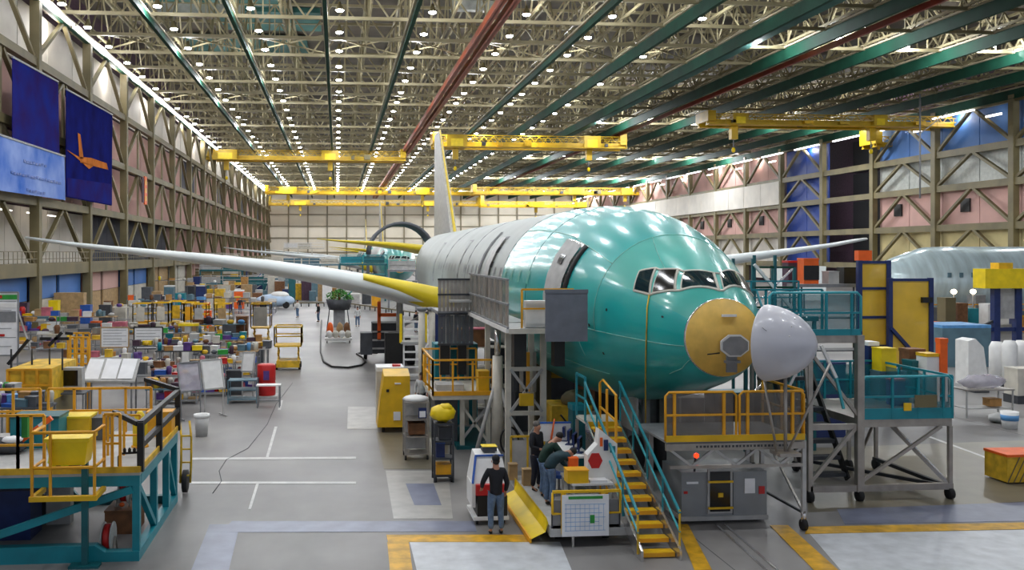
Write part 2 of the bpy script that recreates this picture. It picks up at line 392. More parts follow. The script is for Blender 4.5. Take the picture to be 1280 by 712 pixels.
# long light strip along the left crane rail
for i in range(11): st(M().b2((XL+.5, 64+i*24, ZR-.1), (XL+.95, 64+i*24+23, ZR+.05)).build('light_strip', 'lens_white', lw))
# ---- right wall
rw = st(bpy.data.objects.new('wall_right', None)); COL.objects.link(rw)
RC = [134.6+16.5*k for k in range(-5, 14)]
rl = [4.2, 10.2, 16.2, 21.4, 27.6]
for y in RC:
    if y > 350: break
    st(M().b2((XR-.4, y-.5, 0), (XR+.5, y+.5, 28)).build('column', 'olive_steel', rw))
    nxt = min(y+16.5, 356); gap = 150 < y < 167; blue = 166 < y < 180
    for j, z in enumerate(rl):
        st(M().b2((XR-.2, y+.5, z-.5), (XR+.4, nxt-.5, z+.5)).build('girder', 'olive_steel', rw))
    for j in range(4):
        z1, z2 = rl[j]+.4, rl[j+1]-.4
        if not gap:
            st(M().bar((XR+.1, y+.3, z1), (XR+.1, y+7.9, z2), .5, .4).build('brace', 'olive_steel', rw))
            st(M().bar((XR+.1, y+16.2, z1), (XR+.1, y+8.6, z2), .5, .4).build('brace', 'olive_steel', rw))
        near = y < 160
        pm = {0: 'cream_panel' if near else 'white_panel', 1: 'pink_panel', 2: 'corrugated' if near else 'white_panel', 3: 'lightblue_panel' if near else 'pink_panel'}[j]
        if gap: pm = 'void_shade'  # open bay: its darkness is painted as near-black sheets set back
        if blue: pm = 'blue_panel'
        off = 1.2 if not gap else 6
        if j == 2 and y > 180: off = -.55
        for q in range(2):
            st(M().b2((XR+off, y+q*8.25+.05, rl[j]+.3), (XR+off+.2, min(y+q*8.25+8.15, 356), rl[j+1]-.1)).build('wall_panel', pm, rw))
    if not gap and not blue:
        for z in (25.6,): st(M().b2((XR-.3, y+2, z), (XR-.1, y+5, z+.25)).build('lamp_tube', 'tube_glow', rw))
        st(M().b2((XR+.9, y+10, 12.5), (XR+1.1, y+12, 14.5)).build('vent', 'black', rw))
st(M().b2((XR+7, 30, 0), (XR+7.4, 356, 35.2)).build('wall_sheet', 'plum', rw))
for i in range(16): st(M().b2((XR-.9, 125+i*14.3, 26.9), (XR-.5, 125+i*14.3+9, 27.1)).build('light_strip', 'lens_white', rw))
for y in (134.6, 143, 201, 190, 212):
    st(M().b2((XR+.4, y, 1), (XR+.6, y+7, 4)).build('wall_panel', 'white_panel', rw))
# ================================================================ AIRCRAFT
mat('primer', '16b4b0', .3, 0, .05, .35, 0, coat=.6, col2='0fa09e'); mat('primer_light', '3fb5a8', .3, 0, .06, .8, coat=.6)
mat('zinc', '979e9a', .48, .0, .06, .5); mat('dark_seam', '0d5d58', .5); mat('pale_seam', '86c9bd', .5)
mat('bulkhead', 'ecc05c', .5, 0, .1, 2.5, .05); mat('wing_skin', 'eaf2f2', .35, .0, .06, .3); mat('wing_yellow', 'e6cf25', .42, 0, .12, .4)
mat('radome_white', 'c9cad2', .35, 0, .03, 1, coat=.3); mat('fuse_film', 'cfe3e8', .18, .15, .14, .6, .15, stretch=(3, .6, .6))
SEC = [(0,.9,4.41),(.4,1.16,4.46),(1,1.42,4.52),(1.6,1.65,4.58),(2.2,1.87,4.63),(3,2.13,4.69),(4,2.42,4.76),(5,2.65,4.8),(6,2.83,4.84),(8,3.02,4.88),(10,3.09,4.9),(12,3.1,4.9),(45,3.1,4.9),(50,2.95,5.05),(55,2.5,5.5),(60,1.6,6.3),(64,.6,7.0)]
AX0, AY0 = 9.055, 21.0
def frz(s):
    for i in range(len(SEC)-1):
        a, b = SEC[i], SEC[i+1]
        if s <= b[0]:
            # smooth interpolation (catmull)
            p = SEC[max(i-1, 0)]; q = SEC[min(i+2, len(SEC)-1)]; h = b[0]-a[0]; t = (s-a[0])/h
            out = []
            for k in (1, 2):
                m0 = (b[k]-p[k])/(b[0]-p[0]); m1 = (q[k]-a[k])/(q[0]-a[0])
                if a[0] >= 12 and a[0] < 45: m0 = m1 = 0
                out.append((2*t**3-3*t*t+1)*a[k]+(t**3-2*t*t+t)*h*m0+(-2*t**3+3*t*t)*b[k]+(t**3-t*t)*h*m1)
            return out
    return SEC[-1][1:]
def SP(s, th, off=0):
    r, z = frz(s); a = math.radians(th); return Vector(((r+off)*math.sin(a), s, z+(r+off)*math.cos(a)))
def hit(px, py):
    Y = AY0
    while Y < 70:
        p = P(px, py, Y); r, z = frz(Y-AY0)
        if (p.x-AX0)**2+(p.z-z)**2 < r*r: return (Y-AY0, math.degrees(math.atan2(p.x-AX0, p.z-z)))
        Y += .01
def skin(s0, s1, name, ms, par, n=64, light=False):
    m = M(); ns = max(2, int((s1-s0)/(.25 if s0 < 8 else 1.2))); vs = []
    for j in range(ns+1):
        s = s0+(s1-s0)*j/ns
        vs += [SP(s, 360*k/n) for k in range(n)]
    fs = [(j*n+k, (j+1)*n+k, (j+1)*n+(k+1) % n, j*n+(k+1) % n) for j in range(ns) for k in range(n)]
    m.add(vs, fs, True)
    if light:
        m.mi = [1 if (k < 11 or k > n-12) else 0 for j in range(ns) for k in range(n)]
    return m.build(name, ms, par)
def quadgrid(c, off, nu=8, nv=4, inset=0):
    if inset:
        ct = [sum(p[i] for p in c)/4 for i in (0, 1)]; c = [tuple(p[i]+(ct[i]-p[i])*inset for i in (0, 1)) for p in c]
    vs = []
    for v in range(nv+1):
        for u in range(nu+1):
            a = u/nu; b = v/nv
            q = [(c[0][i]*(1-a)+c[1][i]*a)*(1-b)+(c[3][i]*(1-a)+c[2][i]*a)*b for i in (0, 1)]
            vs.append(SP(q[0], q[1], off))
    return vs, [(v*(nu+1)+u, v*(nu+1)+u+1, (v+1)*(nu+1)+u+1, (v+1)*(nu+1)+u) for v in range(nv) for u in range(nu)]
def patch(name, c, off, m, par, inset=0):
    return M().add(*quadgrid(c, off, inset=inset), True).build(name, m, par)
def seam(pts, r, name, m, par):
    L = []
    for a, b in zip(pts, pts[1:]):
        for k in range(12): t = k/12; L.append(SP(a[0]+(b[0]-a[0])*t, a[1]+(b[1]-a[1])*t, .004))
    L.append(SP(pts[-1][0], pts[-1][1], .004))
    return M().path(L, r, 4).build(name, m, par)
def wing(side, name, par, root, tip, cr, ct, tr, tt, mcol, cuts=((0, 1),), mats=('wing_skin',), dz_te=.3, n=10):
    res = []
    for (a, b), mm in zip(cuts, mats):
        m = M(); vs = []; K = 8
        prof = [(0, 0), (.02, .35), (.08, .62), (.3, .62), (.6, .35), (1, .02), (1, -.04), (.6, -.6), (.3, -.7), (.08, -.5), (.02, -.3)]
        for j in range(K+1):
            t = a+(b-a)*j/K
            o = [root[i]+(tip[i]-root[i])*t for i in range(3)]; o[2] += (tip[2]-root[2])*.22*math.sin(math.pi*t)*(1-t)
            kink = max(0, .38-t)/.38
            c = cr*(1-t)+ct*t - (cr-ct)*.18*math.sin(math.pi*min(1, t*1.0))+cr*.1*kink; th = tr*(1-t)**1.3+tt
            vs += [(side*o[0], o[1]+p[0]*c, o[2]+p[1]*th-p[0]*dz_te*(1-t)) for p in prof]
        np_ = len(prof)
        fs = [(j*np_+k, j*np_+(k+1) % np_, (j+1)*np_+(k+1) % np_, (j+1)*np_+k) for j in range(K) for k in range(np_)]
        fs += [tuple(range(np_)), tuple(K*np_+k for k in range(np_))]
        m.add(vs, fs, True); res.append(m.build(name if a == 0 or len(cuts) == 1 else 'wing_panel', mm, par))
    return res
def aircraft(label, full=True):
    t = T('aircraft', label, 'airplane', (AX0, AY0, 0))
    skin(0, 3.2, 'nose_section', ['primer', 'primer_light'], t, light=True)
    skin(3.2, 12.4, 'forward_fuselage', 'primer', t); skin(12.4, 45, 'middle_fuselage', 'zinc', t); skin(45, 64, 'tail_cone', 'zinc', t)
    # bulkhead and its fittings
    bh = M().lathe([(.01, -.03), (.86, -.03), (.91, .02), (.91, .08)], (0, 0, 4.41), n=40, ax='Y').build('nose_bulkhead', 'bulkhead', t)
    M().lathe([(.89, -.05), (.93, -.05), (.93, .03), (.89, .03)], (0, 0, 4.41), n=40, ax='Y').build('bulkhead_rim', 'bright_steel', t)
    rp = M(); rp.poly([(.22+.37*math.cos(a), -.2, 4.23+.28*math.sin(a)) for a in [math.pi/8+k*math.pi/4 for k in range(8)]], (0, .05, 0)).build('radar_frame', 'white', t)
    M().poly([(.22+.32*math.cos(a), -.24, 4.23+.235*math.sin(a)) for a in [math.pi/8+k*math.pi/4 for k in range(8)]], (0, .05, 0)).build('radar_plate', 'grey', t)
    M().b2((-.06, -.12, 4.90), (.3, -.03, 4.96)).build('bracket', 'white', t)
    M().b2((.05, -.14, 3.6), (.3, -.03, 4.0)).b2((.0, -.2, 3.82), (.36, -.03, 3.88)).build('bracket', 'grey', t)
    M().lathe([(.075, -.05), (.075, .02)], (-.45, 0, 4.02), n=12, ax='Y').tube((-.4, -.08, 4.02), (-.1, -.08, 4.05), .015).build('port', 'black', t)
    for (a, b) in ((-.65, 4.9), (-.6, 4.35), (-.75, 4.1), (.6, 4.75), (-.2, 3.75), (.5, 3.75), (-.3, 5.1)): 
        M().lathe([(.02, -.05), (.02, .0)], (a, 0, b), n=6, ax='Y').build('bolt', 'charcoal', t)
    M().bar((-.75, -.06, 3.86), (.75, -.06, 3.86), .03).build('stiffener', 'tan', t)
    # cockpit windows
    px = [[(793, 363.5), (800, 339), (820, 335.5), (813, 368.5)], [(815.6, 367.5), (825, 337.5), (848, 337), (844.5, 363.5)],
          [(850.8, 363.5), (854.6, 339.5), (892.5, 342), (899, 363.5)], [(904, 363.5), (899, 342), (919, 340), (933, 363.5)]]
    cs = [[hit(*q) for q in w_] for w_ in px]
    cs.append([(1.02, 50), (1.9, 43.5), (2.25, 55), (1.5, 63)])
    for i, c in enumerate(cs):
        f = patch('window_frame', [(c[k][0], c[k][1]) for k in range(4)], .012, 'offwhite', t)
        patch('window_pane', c, .03, 'screen' if i in (1, 4) else 'glass', t, .12)  # near-black pane stands in for the dark cockpit behind an open window
    for i, (a, b) in enumerate((((.9, -30), (.93, -24)), ((.55, 20), (.6, 26)))):
        pass
    seam([cs[0][0], cs[0][1], cs[0][2], cs[1][1], cs[1][2], cs[2][1], cs[2][2], cs[3][1], cs[3][2], cs[4][1], cs[4][2]], .035, 'window_sill', 'offwhite', t)
    seam([cs[0][0], cs[0][3], cs[1][0], cs[1][3], cs[2][0], cs[2][3], cs[3][0], cs[3][3], cs[4][0], cs[4][3]], .035, 'window_sill', 'offwhite', t)
    for i in range(4): seam([cs[i][3], cs[i][2]], .035, 'window_post', 'offwhite', t)
    # doors
    patch('door_surround', [(4.75, -46), (6.25, -46), (6.25, -96), (4.75, -96)], .01, 'bright_steel', t)
    d = patch('door', [(4.9, -48), (6.0, -48), (6.0, -95), (4.9, -95)], .14, 'light_grey', t)
    seam([(4.85, -47), (4.85, -95)], .1, 'door_edge', 'black', t)
    patch('door_window', [(5.3, -58), (5.6, -58), (5.6, -64), (5.3, -64)], .16, 'screen', t)
    for s in (15.0, 24.5, 36):
        patch('door_surround', [(s-.1, -46), (s+1.3, -46), (s+1.3, -95), (s-.1, -95)], .01, 'grey' if s > 16 else 'dark_grey', t)
        patch('door', [(s+.05, -48), (s+1.15, -48), (s+1.15, -95), (s+.05, -95)], .1 if s < 16 else .03, 'light_grey' if s < 16 else 'zinc', t)
    patch('access_panel', [(17.6, -40), (18.2, -40), (18.2, -85), (17.6, -85)], .03, 'charcoal', t)
    for k in range(22):
        s = 8+k*1.2
        if 14 < s < 17 or 23.5 < s < 26: continue
        patch('cabin_window', [(s, -72), (s+.28, -72), (s+.28, -80), (s, -80)], .012, 'primer_light' if s < 12 else 'grey', t)
    # seams
    seam([(3.2, -100), (3.2, -10), (3.2, 60)], .012, 'seam', 'pale_seam', t)
    seam([(8.2, -110), (8.2, 0), (8.2, 60)], .012, 'seam', 'dark_seam', t)
    seam([(12.4, -130), (12.4, 0), (12.4, 60)], .02, 'seam', 'light_grey', t)
    for s in (22, 31): seam([(s, -130), (s, 0), (s, 60)], .02, 'seam', 'grey', t)
    seam([(.05, -103), (2.2, -101), (4.2, -99)], .012, 'seam', 'pale_seam', t)
    seam([(1.0, -35), (2.2, -24), (3.2, -15)], .01, 'seam', 'pale_seam', t)
    seam([(3.2, -50), (6, -44), (12.3, -42)], .014, 'seam', 'pale_seam', t)
    seam([(3.6, -135), (5.4, -125), (9, -120)], .012, 'seam', 'pale_seam', t)
    seam([(.06, -125), (.4, -135), (1.0, -140)], .012, 'seam', 'pale_seam', t)
    seam([(4.2, -88), (4.2, -120)], .012, 'seam', 'pale_seam', t)
    for c in ((2.6, -82), (3.4, -96), (.6, -72), (3.1, -116)): patch('port', [(c[0], c[1]), (c[0]+.07, c[1]), (c[0]+.07, c[1]-2), (c[0], c[1]-2)], .012, 'black', t)
    # wings: root and tip relative to the aircraft
    for sd in (-1, 1):
        rt = (2.9, 27.3, 3.75); tp = (30.6, 44.8, 7.45)
        w_ = wing(sd, 'wing', t, rt, tp, 12.5, 2.2, .95, .16, 'wing_skin')[0]
        m = M(); vs = []; K = 6
        for k in range(K+1):
            q = .17*k/K; o = [rt[i]+(tp[i]-rt[i])*q for i in range(3)]; o[2] += (tp[2]-rt[2])*.22*math.sin(math.pi*q)*(1-q); th = .95*(1-q)**1.3+.16; g = .25+.75*(1-k/K)
            vs += [(sd*o[0], o[1]+dy, o[2]+dz*th) for dy, dz in ((.6, .60), (.15, .5), (-.06, .5-.4*g), (-.03, .5-.9*g), (.9, -.8*g))]
        m.add(vs, [(j*5+k, j*5+k+1, j*5+k+6, j*5+k+5) for j in range(K) for k in range(4)], True).build('leading_edge', 'wing_yellow', w_)
        wing(sd, 'tailplane', t, (1.0, 54.2, 6.6), (10.9, 63.5, 7.7), 6, 2, .55, .06, 'wing_yellow', mats=('wing_yellow',))
    m = M(); m.add([(-.28, 50, 7.9), (.28, 50, 7.9), (.3, 62, 7.4), (-.3, 62, 7.4), (-.1, 60, 17.2), (.1, 60, 17.2), (.1, 63.6, 17.2), (-.1, 63.6, 17.2)],
                   [(0, 3, 2, 1), (4, 5, 6, 7), (0, 1, 5, 4), (1, 2, 6, 5), (2, 3, 7, 6), (3, 0, 4, 7)]).build('fin', 'light_grey', t)
    M().add([(.0, 49.6, 7.9), (.3, 50.2, 7.9), (.0, 59.7, 17.3), (.12, 60.2, 17.3), (-.05, 50.2, 7.9), (-.05, 60.2, 17.3)], [(0, 1, 3, 2), (0, 2, 5, 4), (1, 4, 5, 3)]).build('fin_leading_edge', 'bright_yellow', t)
    # belly fairing and gear
    M().blob((0, 31, 3.0), (2.7, 8, 1.3), 20, 12).build('belly_fairing', 'zinc', t)
    g = M().tube((0, 5.4, .45), (0, 5.4, 2.6), .13).bar((0, 5.4, 1.4), (0, 7, 2.3), .1).build('nose_gear_leg', 'light_grey', t)
    for x in (-.32, .32): M().lathe([(.3, -.16), (.5, -.13), (.52, 0), (.5, .13), (.3, .16)], (x, 5.4, .53), n=20, ax='X').build('wheel', 'rubber', t)
    for x in (-.62, .62): M().b2((x-.03, 4.3, 1.3), (x+.03, 5.9, 2.3)).build('gear_door', 'light_grey', t)
    for x in (-5.4, 5.4):
        M().tube((x, 33, 1.2), (x, 33, 3.6), .2).bar((x, 33, 2), (x*.55, 33, 3.3), .15).build('main_gear_leg', 'light_grey', t)
        for yy in (31.5, 33, 34.5):
            for dx in (-.55, .55): M().lathe([(.35, -.24), (.62, -.2), (.64, 0), (.62, .2), (.35, .24)], (x+dx, yy, .65), n=16, ax='X').build('wheel', 'rubber', t)
        M().b2((x-.1, 31.4, .6), (x+.1, 34.6, .95)).build('gear_beam', 'light_grey', t)
    return t
plane = aircraft('large unfinished airliner in teal primer with open nose, nearest the camera')
plane2 = dup(plane, (AX0, AY0+112, 0), label='second airliner far behind the first, teal nose seen past its grey tail')
plane3 = dup(plane, (AX0, AY0+215, 0), label='third airliner in the line, farthest toward the back wall')
# radome hinged open to the right of the nose
t = T('radome', 'white nose cone swung open beside the amber bulkhead', 'nose cone', P(958, 428, 20.2), math.radians(-48)); t.scale = (.86, .93, .93)
M().lathe([(.86, -.02), (.93, 0), (.935, .04), (.9, .27), (.82, .54), (.69, .8), (.52, 1.02), (.33, 1.18), (.15, 1.27), (.01, 1.3)], n=40, ax='X').build('shell', 'radome_white', t)
for a in (60, 80, 100, 120, 140, 160):
    c = math.radians(a); q = .72; M().blob((.9, math.cos(c)*.745-.0, math.sin(c)*.745), (.02, .02, .02), 6, 4).build('rivet', 'white', t)
M().path([(.25+.03*k, -.93*math.cos(math.radians(28-1.5*k))*(1-.012*k*k*.5), .93*math.sin(math.radians(28-1.5*k))) for k in range(12)], .008, 4).build('seam', 'grey', t)
b_ = P(953, 478, 20.4)
t = T('radome_stand', 'steel prop stand holding up the white nose cone', 'stand', (b_.x+.35, 20.0, 0))
M().tube((0, 0, 1.9), (0, 0, 3.62), .04).build('post', 'steel', t); M().tube((.05, 0, 1.9), (1.0, -.1, 3.9), .03).build('brace', 'steel', t)
M().b2((-.25, -.25, 1.84), (.25, .25, 1.92)).build('foot_plate', 'steel', t); M().tube((-.2, 0, 1.9), (-.45, 0.1, 3.5), .03).build('brace', 'steel', t)
# strap hanging over the nose
L = [SP(*hit(813, 369), .03)+Vector((AX0, AY0, 0))]
for y in (385, 400, 420, 440, 460, 478): L.append(SP(*hit(811-(y-369)*.03, y), .03)+Vector((AX0, AY0, 0)))
L.append(P(807, 530, L[-1].y))
tag(M().path(L, .018, 5).build('strap', 'worn_yellow'), 'thin yellow strap hanging down the teal nose below the cockpit window', 'strap')
# silver wrapped fuselage section on the right
t = T('fuselage_section', 'long silver-blue wrapped fuselage section lying crosswise at right', 'airplane', (49, 76, 0))
m = M(); K = 40; vs = []
for j in range(26):
    q = j/25; r = 3.05*math.sqrt(min(1, .002+q*6))
    for k in range(K): a = 2*math.pi*k/K; vs.append((q*34-3.5, r*math.cos(a), 3.9+r*math.sin(a)))
m.add(vs, [(j*K+k, j*K+(k+1) % K, (j+1)*K+(k+1) % K, (j+1)*K+k) for j in range(25) for k in range(K)]+[tuple(range(K)), tuple(25*K+k for k in range(K))], True)
m.build('shell', 'fuse_film', t)
for k in range(26): M().b2((2+k*1.05, -3.09, 4.35), (2.3+k*1.05, -3.0, 4.75)).build('cabin_window', 'slate_blue', t)
for x in (3, 12, 21, 29): M().b2((x-.5, -2.2, 0), (x+.5, 2.2, 1.9)).build('cradle', 'navy', t)
# ================================================================ KIT
def V(*a): return Vector(a)
def guard(t, a, b, z, h, m, n=3, w=.05, mids=1, infill=None, iname='mesh_panel'):
    """guard rail between two ground points a, b (x, y) standing on height z; every post and rail a part"""
    a = V(a[0], a[1], z); b = V(b[0], b[1], z); up = V(0, 0, 1)
    M().bar(a+up*h, b+up*h, w).build('top_rail', m, t)
    for k in range(mids): M().bar(a+up*h*(k+1)/(mids+1), b+up*h*(k+1)/(mids+1), w*.85).build('middle_rail', m, t)
    for k in range(n):
        p = a+(b-a)*(k/(n-1)); M().bar(p, p+up*h, w).build('post', m, t)
    if infill:
        d = (b-a); nn = V(-d.y, d.x, 0).normalized()*.012
        M().poly([a+up*.12, b+up*.12, b+up*(h-.1), a+up*(h-.1)], nn*1.0).build(iname, infill, t)
def parts(t, name, shapes, m):
    for s_ in shapes: s_.build(name, m, t)
def castors(t, pts, r=.09, w=.05):
    for p in pts:
        M().lathe([(r*.6, -w/2), (r, -w/2), (r, w/2), (r*.6, w/2)], (p[0], p[1], r), n=12, ax='X').build('castor', 'rubber', t)
def boxy(label, cat, name, loc, d, m, rz=0, lid=None, trim=None):
    """crate / carton with rim and lid"""
    t = T(name, label, cat, loc, rz); w_, dd, h = d
    M().b2((-w_/2, -dd/2, 0), (w_/2, dd/2, h*.93)).build('body', m, t)
    M().b2((-w_/2-.012, -dd/2-.012, h*.93), (w_/2+.012, dd/2+.012, h)).build('lid', lid or m, t)
    if trim:
        for x in (-w_/2, w_/2): M().b2((x-.015, -dd/2-.015, 0), (x+.015, -dd/2+.02, h*.93)).build('corner', trim, t)
    return t
def table(label, loc, w_, d, h, top='white', leg='grey', rz=0, cat='table', name='work_table', shelf=True):
    t = T(name, label, cat, loc, rz)
    M().b2((-w_/2, -d/2, h-.05), (w_/2, d/2, h)).build('table_top', top, t)
    for x in (-1, 1):
        for y in (-1, 1): M().bar((x*(w_/2-.05), y*(d/2-.05), 0), (x*(w_/2-.05), y*(d/2-.05), h-.05), .05).build('leg', leg, t)
    if shelf: M().b2((-w_/2+.08, -d/2+.08, h*.3), (w_/2-.08, d/2-.08, h*.3+.03)).build('shelf', leg, t)
    return t
def rack(label, loc, w_, d, h, n, m='grey', rz=0, name='shelf_rack', cat='shelf', back=None):
    t = T(name, label, cat, loc, rz)
    for x in (-1, 1):
        for y in (-1, 1): M().bar((x*w_/2, y*d/2, 0), (x*w_/2, y*d/2, h), .05).build('post', m, t)
    for k in range(n): M().b2((-w_/2, -d/2, .15+k*(h-.2)/(n-1)), (w_/2, d/2, .19+k*(h-.2)/(n-1))).build('shelf', m, t)
    if back: M().b2((-w_/2, d/2-.02, .2), (w_/2, d/2, h)).build('back_panel', back, t)
    return t
def board(label, loc, w_, z0, z1, m='paper', fr='grey', rz=0, lines='grey', cat='board', name='whiteboard', tilt=0, legs=True, nl=6):
    t = T(name, label, cat, loc, rz)
    a = V(-w_/2, 0, z0); b = V(w_/2, tilt, z1)
    M().poly([a, (w_/2, 0, z0), b, (-w_/2, tilt, z1)], (0, .03, 0)).build('panel', m, t)
    f = M(); c = [(-w_/2, 0, z0), (w_/2, 0, z0), (w_/2, tilt, z1), (-w_/2, tilt, z1)]
    for i in range(4): f.bar(c[i], c[(i+1) % 4], .06)
    f.build('frame', fr, t)
    if nl:
        g = M()
        for k in range(nl):
            q = (k+1)/(nl+1); g.bar((-w_*.42, tilt*q-.008, z0+(z1-z0)*q), (w_*(.42 if k % 2 else .25), tilt*q-.008, z0+(z1-z0)*q), .012, .02)
        g.build('chart_lines', lines, t)
    if legs:
        for x in (-1, 1):
            M().bar((x*w_*.45, .04, 0), (x*w_*.45, .04, z0), .04).build('leg', fr, t)
            M().bar((x*w_*.45, -.3, .05), (x*w_*.45, .4, .05), .04).build('foot', fr, t)
    return t
def monitor(label, loc, w_=.5, rz=0, m='black'):
    t = T('monitor', label, 'monitor', loc, rz); h = w_*.65
    M().b2((-w_/2, -.03, .12), (w_/2, .03, .12+h)).build('case', m, t)
    M().b2((-w_/2+.02, -.035, .14), (w_/2-.02, -.03, .1+h)).build('screen', 'screen', t)
    M().b2((-.03, 0, .01), (.03, .04, .14)).b2((-.12, -.08, 0), (.12, .1, .015)).build('stand', m, t)
    return t
def chair(label, loc, rz=0, m='navy'):
    t = T('office_chair', label, 'chair', loc, rz)
    M().b2((-.22, -.22, .44), (.22, .22, .52)).build('seat', m, t)
    M().lathe([(.01, 0), (.2, .0), (.22, .05), (.2, .4), (.01, .42)], (0, .2, .6), 10, sy=.2).build('backrest', m, t)
    M().tube((0, 0, .1), (0, 0, .45), .03).build('column', 'grey', t)
    for k in range(5):
        a = k*1.2566; M().bar((0, 0, .1), (.28*math.cos(a), .28*math.sin(a), .05), .04).build('foot', 'black', t)
    return t
def scissor(label, loc, rz, w_, d, ztop, zdeck, cage='yellow', base='worn_yellow', name='scissor_lift'):
    t = T(name, label, 'lift', loc, rz)
    M().b2((-w_/2+.1, -d/2, .15), (w_/2-.1, d/2, .5)).build('chassis', base, t)
    castors(t, [(x*(w_/2-.1), y*d*.35) for x in (-1, 1) for y in (-1, 1)], .17, .12)
    n = 2; hz = (zdeck-.55)/n
    for k in range(n):
        for sgn in (-1, 1):
            z0 = .5+k*hz
            for x in (-w_/2+.18, w_/2-.18): M().bar((x, -sgn*d*.4, z0), (x, sgn*d*.4, z0+hz), .07).build('scissor_arm', base, t)
    M().b2((-w_/2, -d/2, zdeck-.08), (w_/2, d/2, zdeck)).build('deck', base, t)
    for a, b in (((-1, -1), (1, -1)), ((-1, 1), (1, 1)), ((-1, -1), (-1, 1)), ((1, -1), (1, 1))):
        guard(t, (a[0]*w_/2, a[1]*d/2), (b[0]*w_/2, b[1]*d/2), zdeck, ztop-zdeck, cage, 2, .07)
    return t
# ---- people
def skinmesh(name, chains, m, par, sub=2, root=0):
    """chains: list of lists of (key, pos, radius); shared keys join"""
    idx = {}; vs = []; rs = []; es = []
    for ch in chains:
        prev = None
        for key, p, r in ch:
            if key not in idx: idx[key] = len(vs); vs.append(tuple(p)); rs.append(r)
            if prev is not None: es.append((prev, idx[key]))
            prev = idx[key]
    me = bpy.data.meshes.new(name); me.from_pydata(vs, es, []); me.materials.append(MATS[m])
    o = bpy.data.objects.new(name, me); COL.objects.link(o); o.parent = par
    sk = o.modifiers.new('skin', 'SKIN'); sk.use_smooth_shade = True
    for i, r in enumerate(rs):
        d = me.skin_vertices[0].data[i]; d.radius = (r, r) if not isinstance(r, tuple) else r; d.use_root = (i == root)
    ss = o.modifiers.new('sub', 'SUBSURF'); ss.levels = sub; ss.render_levels = sub
    return o
def person(label, loc, rz, J=None, lean=0, top='black_cloth', legs='jeans', hair='hair_dark', cap=None, h=1.75, headdown=0, sub=2):
    """faces local +Y"""
    t = T('person', label, 'person', loc, rz); t.scale = (h/1.75,)*3
    D = dict(pel=(0, 0, .95), sp=(0, 0, 1.14), ch=(0, 0, 1.34), nk=(0, .0, 1.49))
    for s in (-1, 1):
        k = 'L' if s < 0 else 'R'
        D.update({k+'sh': (s*.175, 0, 1.42), k+'el': (s*.25, -.03, 1.14), k+'wr': (s*.24, .1, .92), k+'hip': (s*.09, 0, .9), k+'kn': (s*.11, .03, .5), k+'an': (s*.12, -.03, .09), k+'to': (s*.14, .13, .035)})
    D['h0'] = (0, .02, 1.55); D['h1'] = (0, .04, 1.63); D['h2'] = (0, .02, 1.70)
    if lean:
        rot = Matrix.Rotation(-math.radians(lean), 3, 'X')
        for k in ('sp', 'ch', 'nk', 'h0', 'h1', 'h2', 'Lsh', 'Rsh', 'Lel', 'Rel', 'Lwr', 'Rwr'):
            f = .5 if k == 'sp' else 1
            rr = Matrix.Rotation(-math.radians(lean*f), 3, 'X'); D[k] = tuple(V(0, 0, .95)+rr @ (V(*D[k])-V(0, 0, .95)))
    if headdown:
        rr = Matrix.Rotation(-math.radians(headdown), 3, 'X'); c = V(*D['nk'])
        for k in ('h0', 'h1', 'h2'): D[k] = tuple(c+rr @ (V(*D[k])-c))
    D.update(J or {})
    d = {k: V(*v) for k, v in D.items()}
    fw = (d['h2']-d['h0']).normalized(); fwd = V(0, 1, 0)-fw*fw.y; fwd = fwd.normalized() if fwd.length > .1 else V(0, 0, -1)
    side = fwd.cross(fw)
    def n(k, r): return (k, d[k], r)
    ch = [[n('pel', .10), n('sp', .10), n('ch', .12), n('nk', .06), n('h0', .075), n('h1', .088), n('h2', .07)]]
    nose = d['h1']+fwd*.1-fw*.02
    ch.append([n('h1', .088), ('nose', nose, .016)])
    for s, k in ((-1, 'L'), (1, 'R')):
        ch.append([n('ch', .12), n(k+'sh', .055), n(k+'el', .045), n(k+'wr', .03)])
        ch.append([n('pel', .10), n(k+'hip', .065), n(k+'kn', .045), n(k+'an', .032), n(k+'to', .02)])
        ar = (d[k+'wr']-d[k+'el']).normalized(); pal = d[k+'wr']+ar*.07; sd = ar.cross(V(0, 1, 0.01)).normalized()
        ch.append([n(k+'wr', .03), (k+'palm', pal, (.036, .022))])
        for f in range(4):
            o = (f-1.5)*.021; L = (.06, .072, .068, .052)[f]
            b = pal+sd*o+ar*.02; mid = b+ar*L*.55+V(0, .012, -.004); e = b+ar*L+V(0, .03, -.012)
            ch.append([(k+'palm', pal, (.036, .022)), (k+'f%da' % f, b, .0095), (k+'f%db' % f, mid, .009), (k+'f%dc' % f, e, .0075)])
        th = d[k+'wr']+ar*.03
        ch.append([(k+'palm', pal, .03), (k+'t1', pal-ar*.03+V(0, .035, 0), .011), (k+'t2', pal+ar*.015+V(0, .055, 0), .009)])
    skinmesh('body', ch, 'skin', t, sub)
    sc = [[('a', d['pel']+(d['pel']-d['sp'])*.45, .155), ('b', d['pel'], .155), n('sp', .148), n('ch', .165), ('cn', d['ch']*.35+d['nk']*.65, .075)]]
    for k in 'LR': sc.append([n('ch', .165), (k+'s', d[k+'sh'], .078), (k+'e', d[k+'el'], .062), (k+'w', d[k+'wr']*.93+d[k+'el']*.07, .045)])
    skinmesh('jacket', sc, top, t, sub)
    lc = []
    for k in 'LR': lc.append([('p', d['pel']+V(0, 0, .06), .13), (k+'h', d[k+'hip']+V(0, 0, -.05), .115), (k+'k', d[k+'kn'], .078), (k+'a', d[k+'an']+V(0, 0, .02), .062)])
    skinmesh('trousers', lc, legs, t, sub)
